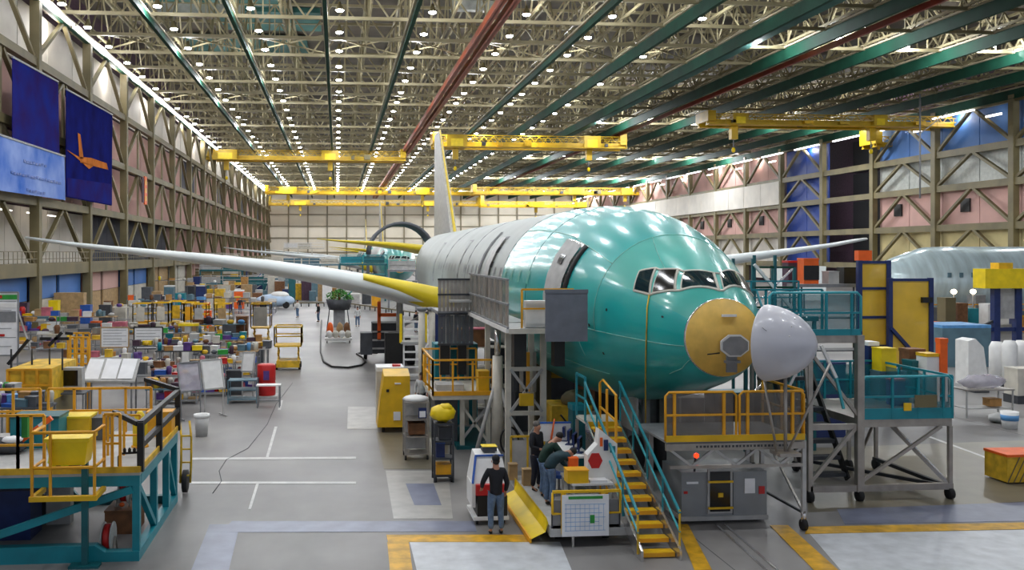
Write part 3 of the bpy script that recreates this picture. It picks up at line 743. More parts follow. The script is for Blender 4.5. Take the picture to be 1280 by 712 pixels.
    for k in 'LR':
        a = d[k+'an']; skinmesh('shoe', [[('x', a+V(0, -.02, -.035), .05), ('y', a+V(0, .07, -.045), .046), ('z', a+V(0, .16, -.052), .036)]], 'black', t, 1)
    c = d['h1']*.45+d['h2']*.55
    m = M(); m.blob(c-fwd*.022+fw*.02, (.092, .1, .088), 12, 8); m.build('hair' if not cap else 'cap', cap or hair, t)
    if cap: M().blob(c-fwd*.04-fw*.05, (.08, .075, .07), 10, 6).build('hair', hair, t)
    for s in (-1, 1):
        M().blob(d['h1']+side*s*.032+fwd*.08+fw*.0, (.011, .008, .007), 6, 4).build('eye', 'black', t)
        M().blob(d['h1']+side*s*.088-fw*.01, (.012, .02, .03), 6, 4).build('ear', 'skin', t)
    M().blob(d['h0']+fwd*.078+fw*.01, (.022, .008, .006), 6, 4).build('mouth', 'red', t)
    return t
# ================================================================ NOSE STAND AND STAIRS
a = G(1003, 663); YN = a.y; xl, xr, zd = 7.45, a.x+.05, 2.12
t = T('nose_work_platform', 'rolling steel platform with yellow guard rails under the open nose', 'platform', (0, 0, 0))
M().b2((xl, YN, zd-.05), (xr, YN+2.2, zd)).build('deck', 'grey', t)
M().b2((xl, YN-.03, zd-.02), (xr, YN+.02, zd+.12)).build('toe_board', 'yellow', t)
mid_ = xl+(xr-xl)*.52
for (p, q) in ((xl, mid_-.04), (mid_+.04, xr)):
    n_ = 3
    M().path([(p, YN+.03, zd), (p, YN+.03, zd+1.02), (p+.08, YN+.03, zd+1.1), (q-.08, YN+.03, zd+1.1), (q, YN+.03, zd+1.02), (q, YN+.03, zd)], .03, 8).build('top_rail', 'amber', t)
    M().bar((p, YN+.03, zd+.58), (q, YN+.03, zd+.58), .045).build('middle_rail', 'amber', t)
    for f in (.13, .83): M().bar((p+(q-p)*f, YN+.05, zd), (p+(q-p)*f, YN+.05, zd+1.1), .06).build('post', 'amber', t)
    M().b2((p+.04, YN+.08, zd+.1), (q-.04, YN+.09, zd+1.05)).build('mesh_panel', 'mesh_panel', t)
guard(t, (xr, YN+.1), (xr, YN+2.1), zd, 1.1, 'amber', 3)
M().b2((xl, YN-.02, zd-.22), (xr, YN+.06, zd-.06)).build('beam', 'steel', t)
zl = 1.48
M().b2((xl+.1, YN, zl), (xr, YN+.08, zl+.07)).build('beam', 'steel', t)
g_ = M()
for k in range(26): g_.b2((xl+.7+k*.085, YN-.026, zd-.16), (xl+.74+k*.085+.01*(k % 3), YN-.02, zd-.11))
g_.build('lettering', 'charcoal', t)
n = 6
for k in range(n):
    x0_ = xl+.1+(xr-xl-.15)*k/n; x1_ = xl+.1+(xr-xl-.15)*(k+1)/n
    M().bar((x0_, YN+.04, zl+.05 if k % 2 else zd-.2), (x1_, YN+.04, zd-.2 if k % 2 else zl+.05), .055).build('truss_brace', 'light_grey', t)
for (x, y) in ((xr, YN), (xr, YN+2.1), (xl+2.9, YN+2.1), (xl+.4, YN+2.1)):
    M().bar((x, y+.04, .3), (x, y+.04, zd-.05), .09).build('leg', 'light_grey', t)
    castors(t, [(x, y+.04)], .13, .1); M().tube((x, y+.04, .2), (x, y+.04, .45), .06).build('jack_screw', 'bright_steel', t)
M().bar((xr, YN+.1, .45), (xr, YN+2.1, 1.9), .05).build('brace', 'bright_steel', t); M().bar((xr, YN+.1, .4), (xr, YN+2.1, .4), .05).build('brace', 'charcoal', t)
M().bar((xr, YN+.1, zd-.2), (xr, YN+2.0, zl), .05).build('brace', 'light_grey', t)
# ground power cabinet below
a = G(852, 655); b = G(963, 655)
t = T('ground_cabinet', 'low grey steel equipment cabinet with black centre door under the nose platform', 'cabinet', (0, 0, 0))
M().b2((a.x, a.y, .14), (b.x, a.y+1.3, 1.22)).build('body', 'cabinet_grey', t); M().b2((a.x-.02, a.y-.04, .08), (b.x+.02, a.y+1.3, .18)).build('skid', 'light_grey', t)
xc = a.x+.62
M().b2((xc, a.y-.05, .25), (xc+.6, a.y, 1.3)).build('door_frame', 'light_grey', t); M().b2((xc+.05, a.y-.07, .3), (xc+.54, a.y-.04, 1.24)).build('door', 'screen', t)
for z in (.36, .98): M().b2((xc, a.y-.1, z), (xc+.6, a.y-.06, z+.05)).build('bar', 'yellow', t)
M().b2((xc+.24, a.y-.09, .64), (xc+.36, a.y-.07, .74)).build('warning_label', 'yellow', t)
M().b2((b.x-.55, a.y-.02, .7), (b.x-.3, a.y, 1.05)).build('notice', 'paper', t); M().b2((b.x-.2, a.y-.02, .68), (b.x-.06, a.y, .86)).build('notice', 'red', t)
M().b2((a.x+.12, a.y-.02, .95), (a.x+.4, a.y, 1.0)).build('notice', 'paper', t)
M().b2((a.x+.05, a.y-.02, .72), (a.x+.14, a.y, .78)).build('switch', 'red', t); M().b2((xc+.62, a.y-.01, .2), (xc+.64, a.y+.01, 1.2)).build('seam', 'charcoal', t)
M().tube((a.x+.35, a.y-.04, 1.62), (a.x+.35, a.y+.0, 1.62), .06).build('beacon', 'red_glow', t)
M().bar((a.x+.35, a.y+.1, 1.2), (a.x+.35, a.y+.02, 1.62), .04).build('beacon_post', 'charcoal', t)
for x in (a.x+.2, b.x-.2):
    M().lathe([(.05, -.05), (.1, -.05), (.1, .05), (.05, .05)], (x, a.y+.2, .1), n=10, ax='X').build('wheel', 'rubber', t)
# stairs
t = T('stairway', 'yellow-tread stairway with teal and silver handrails climbing to the nose platform', 'stairs', (0, 0, 0))
A0 = G(838, 700); Y0, Y1, zt_ = A0.y, 22.9, 2.12; xs0, xs1 = 6.5, 7.3
xs0 = P(802, 690, Y0).x; xs1 = xs0+.82; N_ = 11
for k in range(N_):
    z = zt_*(k+.6)/N_; y = Y0+.15+(Y1-Y0-.3)*k/N_
    M().b2((xs0+.05, y, z-.045), (xs1-.05, y+.27, z)).build('tread', 'yellow', t)
    M().b2((xs0+.05, y-.005, z-.09), (xs1-.05, y+.02, z-.002)).build('nosing', 'amber', t)
for x in (xs0, xs1):
    M().add([(x-.025, Y0-.05, 0), (x-.025, Y0+.32, 0), (x-.025, Y1, zt_-.25), (x-.025, Y1, zt_+.03), (x-.025, Y0-.05, .22),
             (x+.025, Y0-.05, 0), (x+.025, Y0+.32, 0), (x+.025, Y1, zt_-.25), (x+.025, Y1, zt_+.03), (x+.025, Y0-.05, .22)],
            [(0, 1, 2, 3, 4), (9, 8, 7, 6, 5), (0, 4, 9, 5), (4, 3, 8, 9), (3, 2, 7, 8), (2, 1, 6, 7), (1, 0, 5, 6)]).build('stringer', 'bright_steel', t)
    dx = -.04 if x == xs0 else .04
    sl = lambda y: zt_*(y-Y0)/(Y1-Y0)
    M().bar((x+dx, Y0+.1, .95), (x+dx, Y1, zt_+1.0), .05).build('handrail', 'teal', t)
    M().bar((x+dx, Y0+.1, .55), (x+dx, Y1, zt_+.6), .035).build('handrail', 'teal_light', t)
    for k in range(5):
        y = Y0+.12+(Y1-Y0-.2)*k/4; M().bar((x+dx, y, sl(y)+.05), (x+dx, y, sl(y)+.95), .035).build('post', 'teal' if k else 'worn_yellow', t)
M().b2((xs0, Y1-.02, zt_-.08), (xs1, Y1+1.0, zt_)).build('landing', 'offwhite', t)
M().b2((xs0, Y1-.04, zt_-.18), (xs1, Y1, zt_+.0)).build('landing_edge', 'yellow', t)
for x in (xs0, xs1): M().bar((x, Y1+.9, 0), (x, Y1+.9, zt_-.1), .07).build('leg', 'steel', t)
guard(t, (xs0, Y1+.1), (xs0, Y1+.95), zt_, 1.1, 'teal', 2)
# ================================================================ TRAILER WORKSTATION
TX0, TX1, TY0, TY1, TZ = 4.62, 6.3, 19.75, 24.3, .45
t = T('work_trailer', 'low flat work trailer with yellow front rails beside the stairway', 'trailer', (0, 0, 0))
M().b2((TX0, TY0, TZ-.06), (TX1, TY1, TZ)).build('deck', 'light_grey', t)
M().b2((TX0, TY0-.06, .22), (TX1+.05, TY0+.1, TZ-.06)).build('chassis', 'light_grey', t); M().b2((TX0, TY0+.1, .25), (TX0+.1, TY1, TZ-.06)).build('chassis', 'light_grey', t)
for y in (TY0+.5, TY0+1.0, TY1-.6):
    for x in (TX0+.3, TX1-.3): M().lathe([(.07, -.06), (.14, -.06), (.14, .06), (.07, .06)], (x, y, .14), n=12, ax='X').build('wheel', 'rubber', t)
M().bar((TX0+.5, TY0-.05, 0), (TX0+.5, TY0-.05, .5), .05).build('prop', 'bright_steel', t)
fx0, fx1 = TX0+.05, TX1-.12
M().b2((fx0, TY0, TZ-.1), (fx1, TY0+.03, 1.0)).build('front_panel', 'grey', t)
for (p, q) in ((fx0, fx0+.28), (fx1-.35, fx1)):
    M().path([(p+.06 if p > fx0 else p, TY0-.05, .72), (p, TY0-.05, .75), (p, TY0-.05, 1.17), (q, TY0-.05, 1.2), (q, TY0-.05, .72), (p, TY0-.05, .72)], .03, 6).build('guard_loop', 'yellow', t)
M().bar((fx0, TY0-.05, 1.2), (fx1, TY0-.05, 1.2), .055).build('top_rail', 'yellow', t)
for x in (fx0+.22, fx1-.4): M().bar((x, TY0-.06, .28), (x, TY0-.06, 1.2), .06).build('post', 'yellow', t)
for x in (fx0, fx1): M().bar((x, TY0, .3), (x, TY0, 1.1), .03).build('post', 'charcoal', t)
guard(t, (TX0, TY1-.05), (TX0+.9, TY1-.05), TZ, 1.05, 'worn_yellow', 3, .05, 0, 'light_grey', 'panel')
# yellow folding side board
M().add([(TX0-.02, TY0+.05, .5), (TX0-.02, TY1-.9, .5), (TX0-.08, TY1-.9, .3), (TX0-.08, TY0+.05, .3), (TX0-.38, TY0+.2, .1), (TX0-.38, TY1-.7, .1), (TX0-.06, TY1-.9, .62), (TX0-.06, TY0+.05, .62)],
        [(7, 6, 1, 0), (0, 1, 2, 3), (3, 2, 5, 4), (7, 0, 3), (6, 2, 1)]).build('side_board', 'bright_yellow', t)
M().b2((TX0-.4, TY0+.2, .02), (TX0-.36, TY1-.7, .12)).build('side_lip', 'amber', t)
# chart on the front
t = T('wall_chart', 'white schedule chart with a green square hung on the trailer front rails', 'chart', ((fx0+fx1)/2-.04, TY0-.1, 0))
M().b2((-.52, -.02, .24), (.52, 0, 1.14)).build('sheet', 'paper', t)
g = M()
for k in range(7): g.b2((-.46, -.024, .36+k*.095), (.44-.07*(k % 3), -.02, .368+k*.095))
for k in range(9): g.b2((-.44+k*.105, -.024, .36), (-.434+k*.105, -.02, .93))
g.build('chart_lines', 'sky_blue', t); M().b2((.1, -.03, .52), (.2, -.022, .7)).build('green_mark', 'green', t); M().b2((-.38, -.03, 1.05), (.38, -.022, 1.11)).build('green_strip', 'green', t)
# desks, monitors
table('long white desk on the work trailer lined with dark screens', (5.95, 23.3, TZ), .62, 2.2, .95, 'white', 'grey', name='desk')
for k, y in enumerate((22.6, 23.1, 23.6, 24.1)):
    monitor('dark blue screen on the trailer desk, %s from the stairs' % ('nearest', 'second', 'third', 'farthest')[k], (6.05, y, TZ+.95), .42, math.radians(65), 'navy')
table('white front desk of the trailer holding papers, behind the schedule chart', (5.75, 20.9, TZ), .95, 1.1, .75, 'white', 'light_grey', name='desk')
t = T('white_cabinet', 'white angled cabinet with red sticker at the trailer corner by the stairs', 'cabinet', (6.12, 20.75, 0))
M().poly([(-.38, 0, 1.22), (-.1, 0, 1.08), (.3, 0, 1.08), (.32, 0, 2.0), (-.1, 0, 2.35), (-.14, 0, 2.0), (-.38, 0, 1.75)], (0, .3, 0)).build('body', 'white', t)
M().poly([(-.28+.17*math.cos(k*math.pi/3)+.08, -.01, 1.62+.2*math.sin(k*math.pi/3)) for k in range(6)], (0, .01, 0)).build('sticker', 'red', t)
M().b2((.0, -.02, 1.85), (.1, -.0, 2.1)).build('notice', 'navy', t); M().b2((.15, -.02, 1.8), (.27, 0, 1.95)).build('notice', 'teal', t); M().b2((-.09, -.02, 1.95), (-.03, 0, 2.15)).build('notice', 'orange', t)
boxy('bright yellow parts bin with dark lettering, between bending man and stairs', 'bin', 'parts_bin', (5.42, 20.55, TZ+.75), (.48, .35, .3), 'yellow', lid='amber')
boxy('small orange box sitting on the desk behind the yellow bin', 'box', 'small_box', (5.5, 21.15, TZ+.75), (.2, .2, .42), 'orange')
boxy('pink and white paper heap on the front trailer desk', 'papers', 'paper_stack', (5.9, 20.5, TZ+.75), (.4, .22, .06), 'paper')
for k, (x, y) in enumerate(((4.85, 22.9), (5.0, 22.3))):
    boxy(('tan canister on the trailer deck, farther of two', 'tan canister on the trailer deck, nearer of two')[k], 'canister', 'canister', (x-.35+.1*k+.1, y+1.0, TZ), (.22, .22, .42), 'tan')
chair('round blue-backed chair at the trailer desk behind the bending man', (5.45, 22.3, TZ), 1.2, 'blue')
b_ = boxy('white signboard box with orange marks at the back of the trailer', 'sign', 'sign_box', (5.75, 24.1, TZ+.95), (.9, .06, .5), 'white', lid='blue')
M().tube((-.1, -.08, 0), (0, -.08, .6), .03, .02).build('orange_flag', 'orange', b_)
# tool cart at left of the trailer
a = G(592, 657); b = G(637, 657)
t = T('tool_cart', 'white and blue tool cart with red drawer, left of the trailer', 'cart', (a.x, a.y, 0))
w_ = b.x-a.x
M().b2((0, 0, .12), (w_, 1.1, .2)).build('base', 'white', t)
M().b2((.1, .05, .2), (w_-.03, 1.05, .68)).build('lower_case', 'black', t)
M().b2((.06, .02, .7), (w_-.1, .9, .95)).build('drawer', 'red', t)
M().add([(0, .15, .95), (w_, .15, .95), (w_, 1.1, .95), (0, 1.1, .95), (.12, .5, 1.52), (w_-.08, .5, 1.52), (w_-.08, 1.1, 1.58), (.12, 1.1, 1.58)],
        [(3, 2, 1, 0), (4, 5, 6, 7), (0, 1, 5, 4), (1, 2, 6, 5), (2, 3, 7, 6), (3, 0, 4, 7)]).build('hood', 'white', t)
M().bar((0, .13, .96), (.12, .48, 1.52), .05).build('blue_trim', 'blue', t); M().bar((.1, .48, 1.54), (w_-.05, .48, 1.54), .04).build('blue_trim', 'blue', t)
M().b2((-.02, .1, .4), (.06, 1.0, .95)).build('side_panel', 'white', t)
castors(t, [(.1, .15), (w_-.1, .15), (.1, .95), (w_-.1, .95)], .06)
boxy('yellow gloves and dark bag lying on top of the tool cart', 'bag', 'tool_bag', (a.x+.5, a.y+.85, 1.585), (.35, .3, .12), 'charcoal', lid='bright_yellow')
# ================================================================ PEOPLE
g = G(620, 667)
person('man in black jacket and jeans seen from behind beside the white tool cart', (g.x, g.y, 0), .05, cap='black_cloth', h=1.78,
       J=dict(Lel=(-.3, .02, 1.16), Lwr=(-.28, .2, 1.0), Lkn=(-.12, .02, .5)))
person('man in dark teal jacket and pale jeans bending over the trailer desk', (4.98, 21.3, TZ), math.radians(-72), lean=58, top='teal_cloth', h=1.72, headdown=25,
       J=dict(Lel=(-.3, .52, .95), Lwr=(-.2, .68, .78), Rel=(.3, .5, .95), Rwr=(.2, .66, .78)))
person('grey-haired man standing in black jacket behind the trailer desk', (4.98, 22.75, TZ), math.radians(-140), top='black_cloth', legs='dark_cloth', hair='hair_grey', h=1.72,
       J=dict(Rel=(.28, .06, 1.15), Rwr=(.15, .25, 1.1)))
person('man in dark green jacket stooping between two colleagues at the trailer', (5.0, 22.0, TZ), math.radians(-85), lean=30, top='green_cloth', h=1.7, headdown=15,
       J=dict(Lel=(-.28, .42, 1.1), Lwr=(-.18, .6, .95), Rel=(.28, .42, 1.1), Rwr=(.18, .6, .95)))
person('distant worker in white shirt walking past the yellow lift platform', (P(527, 500, 36).x, 36, 0), math.radians(170), top='white_cloth', legs='dark_cloth', h=1.7, sub=1)
# ================================================================ ITEMS LEFT OF THE STAND
a = G(476, 541); w_ = 1.0
t = T('yellow_cabinet', 'tall bright yellow slant-topped cabinet on wheels in the aisle', 'cabinet', (a.x+.1, a.y, 0))
M().add([(0, 0, .2), (.95, 0, .2), (.95, 1.3, .2), (0, 1.3, .2), (.02, .1, 2.0), (.95, .1, 2.0), (.95, 1.1, 2.15), (.02, 1.1, 2.15), (-.22, 0, .2), (-.1, .05, 1.3), (-.22, 1.2, .2), (-.1, 1.1, 1.3)],
        [(3, 2, 1, 0), (4, 5, 6, 7), (0, 1, 5, 4), (1, 2, 6, 5), (2, 3, 7, 6), (3, 0, 4, 7), (8, 0, 4, 9), (9, 4, 7, 11), (10, 11, 7, 3), (8, 9, 11, 10), (8, 10, 3, 0)]).build('body', 'yellow', t)
M().b2((.35, -.03, .45), (.6, .0, .75)).build('notice', 'paper', t); M().b2((.1, -.0, 1.45), (.2, .04, 1.55)).build('handle', 'black', t); M().b2((.4, .04, 1.72), (.62, .09, 1.77)).build('notice', 'white', t)
for x in (.0, .8): 
    for y in (.2, 1.1): M().lathe([(.06, -.05), (.1, -.05), (.1, .05), (.06, .05)], (x, y, .1), n=10, ax='X').build('wheel', 'rubber', t)
t = boxy('white upright cabinet with red top light behind the yellow cabinet', 'cabinet', 'white_cabinet', (a.x+.42, a.y+2.0, 0), (1.0, 1.1, 2.15), 'offwhite', lid='white')
M().b2((.1, -.3, 2.15), (.4, 0, 2.22)).build('red_label', 'red', t)
a = G(521, 575)
t = rack('grey wheeled wire trolley with white top and blue label beside the yellow cabinet', (a.x, a.y+.4, 0), .72, .75, 1.8, 4, 'steel', name='wire_trolley', cat='trolley', back='light_grey')
castors(t, [(-.34, -.36), (.34, -.36), (-.34, .36), (.34, .36)], .08)
M().blob((0, 0, 1.84), (.42, .4, .12), 10, 6).build('cover', 'white', t); M().b2((.05, -.42, 1.3), (.3, -.4, 1.62)).build('label_sheet', 'navy', t); M().b2((.08, -.43, 1.33), (.27, -.42, 1.52)).build('label_paper', 'paper', t)
boxy('brown carton on the middle shelf of the white-topped trolley', 'box', 'carton', (a.x+.02, a.y+.4, .76), (.5, .45, .35), 'brown')
a = G(555, 603)
t = rack('narrow black wheeled trolley carrying a bright yellow bundle', (a.x, a.y+.3, 0), .52, .55, 1.65, 4, 'charcoal', name='wire_trolley', cat='trolley')
castors(t, [(-.22, -.25), (.22, -.25), (-.22, .25), (.22, .25)], .08)
m = M(); m.blob((0, 0, .2), (.36, .33, .24), 14, 9, .22); m.blob((.08, -.05, .36), (.2, .2, .12), 10, 6, .3)
tag(m.build('cloth_bundle', 'bright_yellow', None, (a.x, a.y+.3, 1.69)), 'bright yellow cloth bundle heaped on the black trolley', 'bundle')
boxy('yellow bin on the lowest shelf of the black trolley', 'bin', 'parts_bin', (a.x, a.y+.3, .2), (.42, .4, .28), 'amber')
boxy('blue and black tool case standing in the black trolley', 'case', 'tool_case', (a.x-.08, a.y+.3, .67), (.24, .3, .42), 'navy', lid='blue')
boxy('dark equipment case in the upper part of the black trolley', 'case', 'tool_case', (a.x+.05, a.y+.3, 1.17), (.34, .3, .34), 'charcoal')
# yellow railed lift platform
a = G(538, 565); X0_, X1_, Y0_, Y1_, zd = P(541, 500, 29.6).x, P(612, 500, 29.6).x+.1, 29.6, 33.2, 1.78
t = T('lift_platform', 'beige lift platform with amber guard rails left of the door stand', 'platform', (0, 0, 0))
M().b2((X0_, Y0_, zd-.14), (X1_, Y1_, zd)).build('deck', 'offwhite', t); M().b2((X0_, Y0_-.02, zd), (X1_, Y0_+.02, zd+.14)).build('toe_board', 'amber', t)
guard(t, (X0_, Y0_), (X1_, Y0_), zd, 1.15, 'amber', 4, .06); guard(t, (X0_, Y0_), (X0_, Y1_), zd, 1.15, 'amber', 4, .06); guard(t, (X0_, Y1_), (X1_, Y1_), zd, 1.15, 'amber', 4, .06)
M().path([(X0_, Y0_, zd+.2), (X0_-.3, Y0_-.1, zd+.5), (X0_-.3, Y0_-.1, zd+1.35), (X0_, Y0_, zd+1.15)], .035).build('gate_hoop', 'amber', t)
for x in (X0_+1.0, X1_-.1):
    for y in (Y0_+.3, Y1_-.3):
        M().bar((x, y, 0), (x, y, zd-.14), .14).build('leg', 'offwhite', t)
M().bar((X0_+1.0, Y0_+.3, 1.4), (X1_-.1, Y0_+.3, .2), .08).build('brace', 'offwhite', t); M().bar((X0_+1.0, Y0_+.3, .3), (X1_-.1, Y0_+.3, 1.4), .08).build('brace', 'light_grey', t)
M().b2((X0_+.8, Y0_+.1, .0), (X1_+.2, Y1_-.2, .12)).build('base', 'teal_dark', t)
boxy('dark blue-grey steel locker standing under the lift platform', 'locker', 'locker', (X0_+.55, 31.2, 0), (.75, 1.4, 1.5), 'dark_grey')
boxy('yellow equipment box with black hose on the lift platform deck', 'box', 'equipment_box', (X1_-.25, Y0_+.5, zd), (.35, .5, .75), 'yellow')
boxy('teal tool chest behind the rails of the lift platform', 'chest', 'tool_chest', (X0_+1.35, 34.6, 0), (1.6, 1.0, 3.0), 'teal')
boxy('low grey case lying on the lift platform deck', 'case', 'tool_case', (X0_+.7, 31, zd), (.9, .7, .2), 'light_grey')
for k, xx in enumerate((.6, 1.0, 1.75)):
    t = T('support_post', ('slim white jacking post behind the lift platform, leftmost', 'slim white jacking post behind the lift platform, middle one', 'slim white jacking post behind the lift platform, rightmost')[k], 'post', (X0_+xx-.35, 36.2, 0))
    M().tube((0, 0, .05), (0, 0, 4.2), .13).build('shaft', 'offwhite', t); M().lathe([(.3, 0), (.3, .08), (.15, .12)], n=12).build('foot', 'light_grey', t); M().lathe([(.13, 4.1), (.2, 4.15), (.2, 4.25)], n=12).build('cap', 'grey', t)
# tripod jack
a = P(622, 560, 28.3)
t = T('tripod_jack', 'tall beige tripod aircraft jack with thick central column', 'jack', (a.x, 28.3, 0))
M().tube((0, 0, .25), (0, 0, 3.2), .2, .16, 14).build('column', 'offwhite', t); M().tube((0, 0, 3.2), (0, 0, 4.1), .1, .1, 12).build('ram', 'bright_steel', t)
for (x, y) in ((-.75, -.2), (.65, -.35), (.1, .9)):
    M().tube((0, 0, 2.6), (x, y, .12), .065).build('leg', 'light_grey', t); M().lathe([(.16, 0), (.16, .05), (.05, .12)], (x, y, 0), 10).build('foot', 'grey', t); M().tube((0, 0, .4), (x, y, .16), .04).build('strut', 'light_grey', t)
M().path([(.22+.28*math.cos(k*math.pi/8)+.1, -.3, .62+.42*math.sin(k*math.pi/8)) for k in range(17)], .03).build('hose', 'black', t)
# ================================================================ DOOR STAND
t = T('door_access_stand', 'tall beige scaffold stand with grey cages at the forward cabin door', 'scaffold', (0, 0, 0))
zd = 4.3; xa, xb, ya, yb = 4.9, 6.25, 25.4, 33
M().b2((xa-.1, ya, zd-.16), (xa+1.25, ya+2.2, zd-.02)).build('deck', 'light_grey', t)
M().b2((xa-.1, ya+2.2, zd-.1), (xa+.9, yb, zd)).build('deck', 'light_grey', t)
M().b2((xa-.12, ya-.05, zd-.16), (xa+1.9, ya+.0, zd-.02)).build('deck_edge', 'offwhite', t)
guard(t, (xa+.25, ya), (xa+1.95, ya), zd, 1.08, 'amber', 3, .055)
M().b2((xa+.4, ya+.2, zd), (xa+1.1, ya+.5, zd+.75)).build('screen_sheet', 'white', t)
# grey side cage along the fuselage, each slat a part
for k in range(15):
    y = ya+.1+k*.5; M().b2((xa-.13, y, zd), (xa-.1, y+.4, zd+1.35)).build('cage_slat', 'mesh_panel' if k % 2 else 'steel', t)
for z in (zd, zd+.65, zd+1.35): M().bar((xa-.14, ya, z), (xa-.14, yb, z), .06).build('cage_rail', 'grey', t)
M().b2((xa-.2, ya, zd-.14), (xa-.1, yb, zd-.02)).build('edge', 'white', t)
xq = P(547, 350, yb).x
for k in range(9):
    x = xq+k*(xa-xq)/9; M().b2((x+.02, yb, zd), (x+.15, yb+.03, zd+1.15)).build('cage_slat', 'steel', t); M().b2((x+.02, yb, zd-1.2), (x+.15, yb+.03, zd-.15)).build('cage_slat', 'dark_grey', t)
for z in (zd-1.2, zd-.1, zd+.6, zd+1.15): M().bar((xq, yb-.03, z), (xa, yb-.03, z), .07).build('cage_rail', 'charcoal', t)
M().b2((xq, yb, zd-.12), (xa+.9, yb+2.2, zd)).build('deck', 'grey', t); M().b2((xq+.4, yb-.6, zd+.35), (xa-.15, yb-.05, zd+.42)).build('canopy', 'light_grey', t)
M().b2((xq+.1, yb, zd-2.3), (xq+.45, yb+.5, zd-1.2)).build('bumper', 'black', t); M().b2((xq+.75, yb, zd-2.3), (xq+1.05, yb+.5, zd-1.2)).build('bumper', 'black', t)
M().b2((xa+.05, ya+.1, zd-1.1), (xa+.4, ya+.5, zd-.16)).build('bumper', 'black', t); M().b2((xa+1.2, ya+.1, zd-1.1), (xa+1.5, ya+.5, zd-.16)).build('bumper', 'black', t)
for (x, y) in ((xa+.1, ya+1.3), (xa+1.15, ya+1.3), (xa+.1, ya+5), (xa+1.15, ya+3), (xq+.5, yb+1), (xa-.1, yb+1)):
    M().bar((x, y, 0), (x, y, zd-.1), .16).build('column', 'offwhite', t)
for z in (3.0, 1.7): M().bar((xa+.1, ya+1.25, z), (xa+1.15, ya+1.25, z), .12).build('beam', 'offwhite', t)
for (z1, z2) in ((1.75, 3.0), (3.0, 1.75), (.2, 1.6), (1.6, .2)): M().bar((xa+.15, ya+1.2, z1), (xa+1.1, ya+1.2, z2), .08).build('brace', 'light_grey', t)
M().b2((xa+.4, ya+1.0, 1.95), (xa+.8, ya+1.15, 2.3)).build('hoist_box', 'yellow', t)
for k in range(5): M().b2((xa+.2+k*.2, ya+2.0, 2.2), (xa+.3+k*.2, ya+2.1, 3.4)).build('cylinder_rod', ('amber', 'charcoal', 'steel', 'amber', 'steel')[k], t)
boxy('plain dark grey rectangular screen panel on the front of the door stand', 'panel', 'screen_panel', (P(708, 400, 24.0).x, 24.0, 4.05), (1.14, .05, 1.38), 'panel_slate')
boxy('brown barrel-shaped hamper under the grey cages, left one', 'barrel', 'hamper', (P(581, 430, 34).x, 37.2, 2.6), (.9, .7, .75), 'brown', lid='amber')
boxy('reddish brown hamper under the grey cages, right one', 'barrel', 'hamper', (P(605, 430, 34).x+.2, 37.2, 2.6), (.8, .7, .75), 'brown', lid='pink')
boxy('narrow dark navy tower cabinet beneath the wing root', 'cabinet', 'tower_cabinet', (P(551, 430, 38).x, 38.5, 0), (.8, .8, 3.9), 'navy')
rack('beige low store rack under the hampers behind the lift platform', (P(593, 430, 34).x+.3, 37.2, 0), 3.2, .9, 2.6, 4, 'offwhite')
# yellow machinery and guards between stand and stairs
t = T('hydraulic_unit', 'olive yellow hydraulic unit with hoses beneath the teal belly', 'machine', (P(720, 520, 27.5).x, 27.5, 0))
M().b2((-.75, 0, .9), (.5, 1.2, 1.75)).build('body', 'worn_yellow', t); M().b2((-.7, .1, 0), (-.5, 1.1, .9)).build('leg', 'offwhite', t); M().b2((.3, .1, 0), (.5, 1.1, .9)).build('leg', 'offwhite', t)
M().blob((.1, .3, 1.9), (.5, .4, .3), 12, 8, .1).build('tank', 'olive_steel', t); M().bar((-.7, -.02, .2), (.5, -.02, .85), .08).build('brace', 'light_grey', t)
M().path([(-.5, -.1, 1.5), (-.2, -.2, 1.1), (.2, -.2, 1.4), (.5, -.1, .9), (.7, -.1, .2)], .03).build('hose', 'black', t)
boxy('teal tool locker standing in front of the hydraulic unit', 'locker', 'locker', (P(721, 540, 25.2).x, 25.2, 0), (.36, .5, 2.2), 'teal_dark', lid='teal')
t = T('safety_gate', 'bright amber looped safety gate left of the teal stair rail', 'gate', (0, 0, 0))
p1 = P(750, 580, 22.6); p2 = P(770, 580, 20.9)
for (z1, z2) in ((1.95, 3.15),):
    M().path([(p1.x, p1.y, z1), (p1.x, p1.y, z2), (p1.x+.05, p1.y-.1, z2+.08), (p2.x, p2.y, z2-.05), (p2.x, p2.y, z1), (p1.x, p1.y, z1)], .03).build('hoop', 'amber', t)
M().bar((p1.x, p1.y, 2.55), (p2.x, p2.y, 2.5), .04).build('middle_rail', 'amber', t)
for f in (0, .45, 1): q = p1+(p2-p1)*f; M().bar((q.x, q.y, .0), (q.x, q.y, 3.1), .05).build('post', 'amber', t)
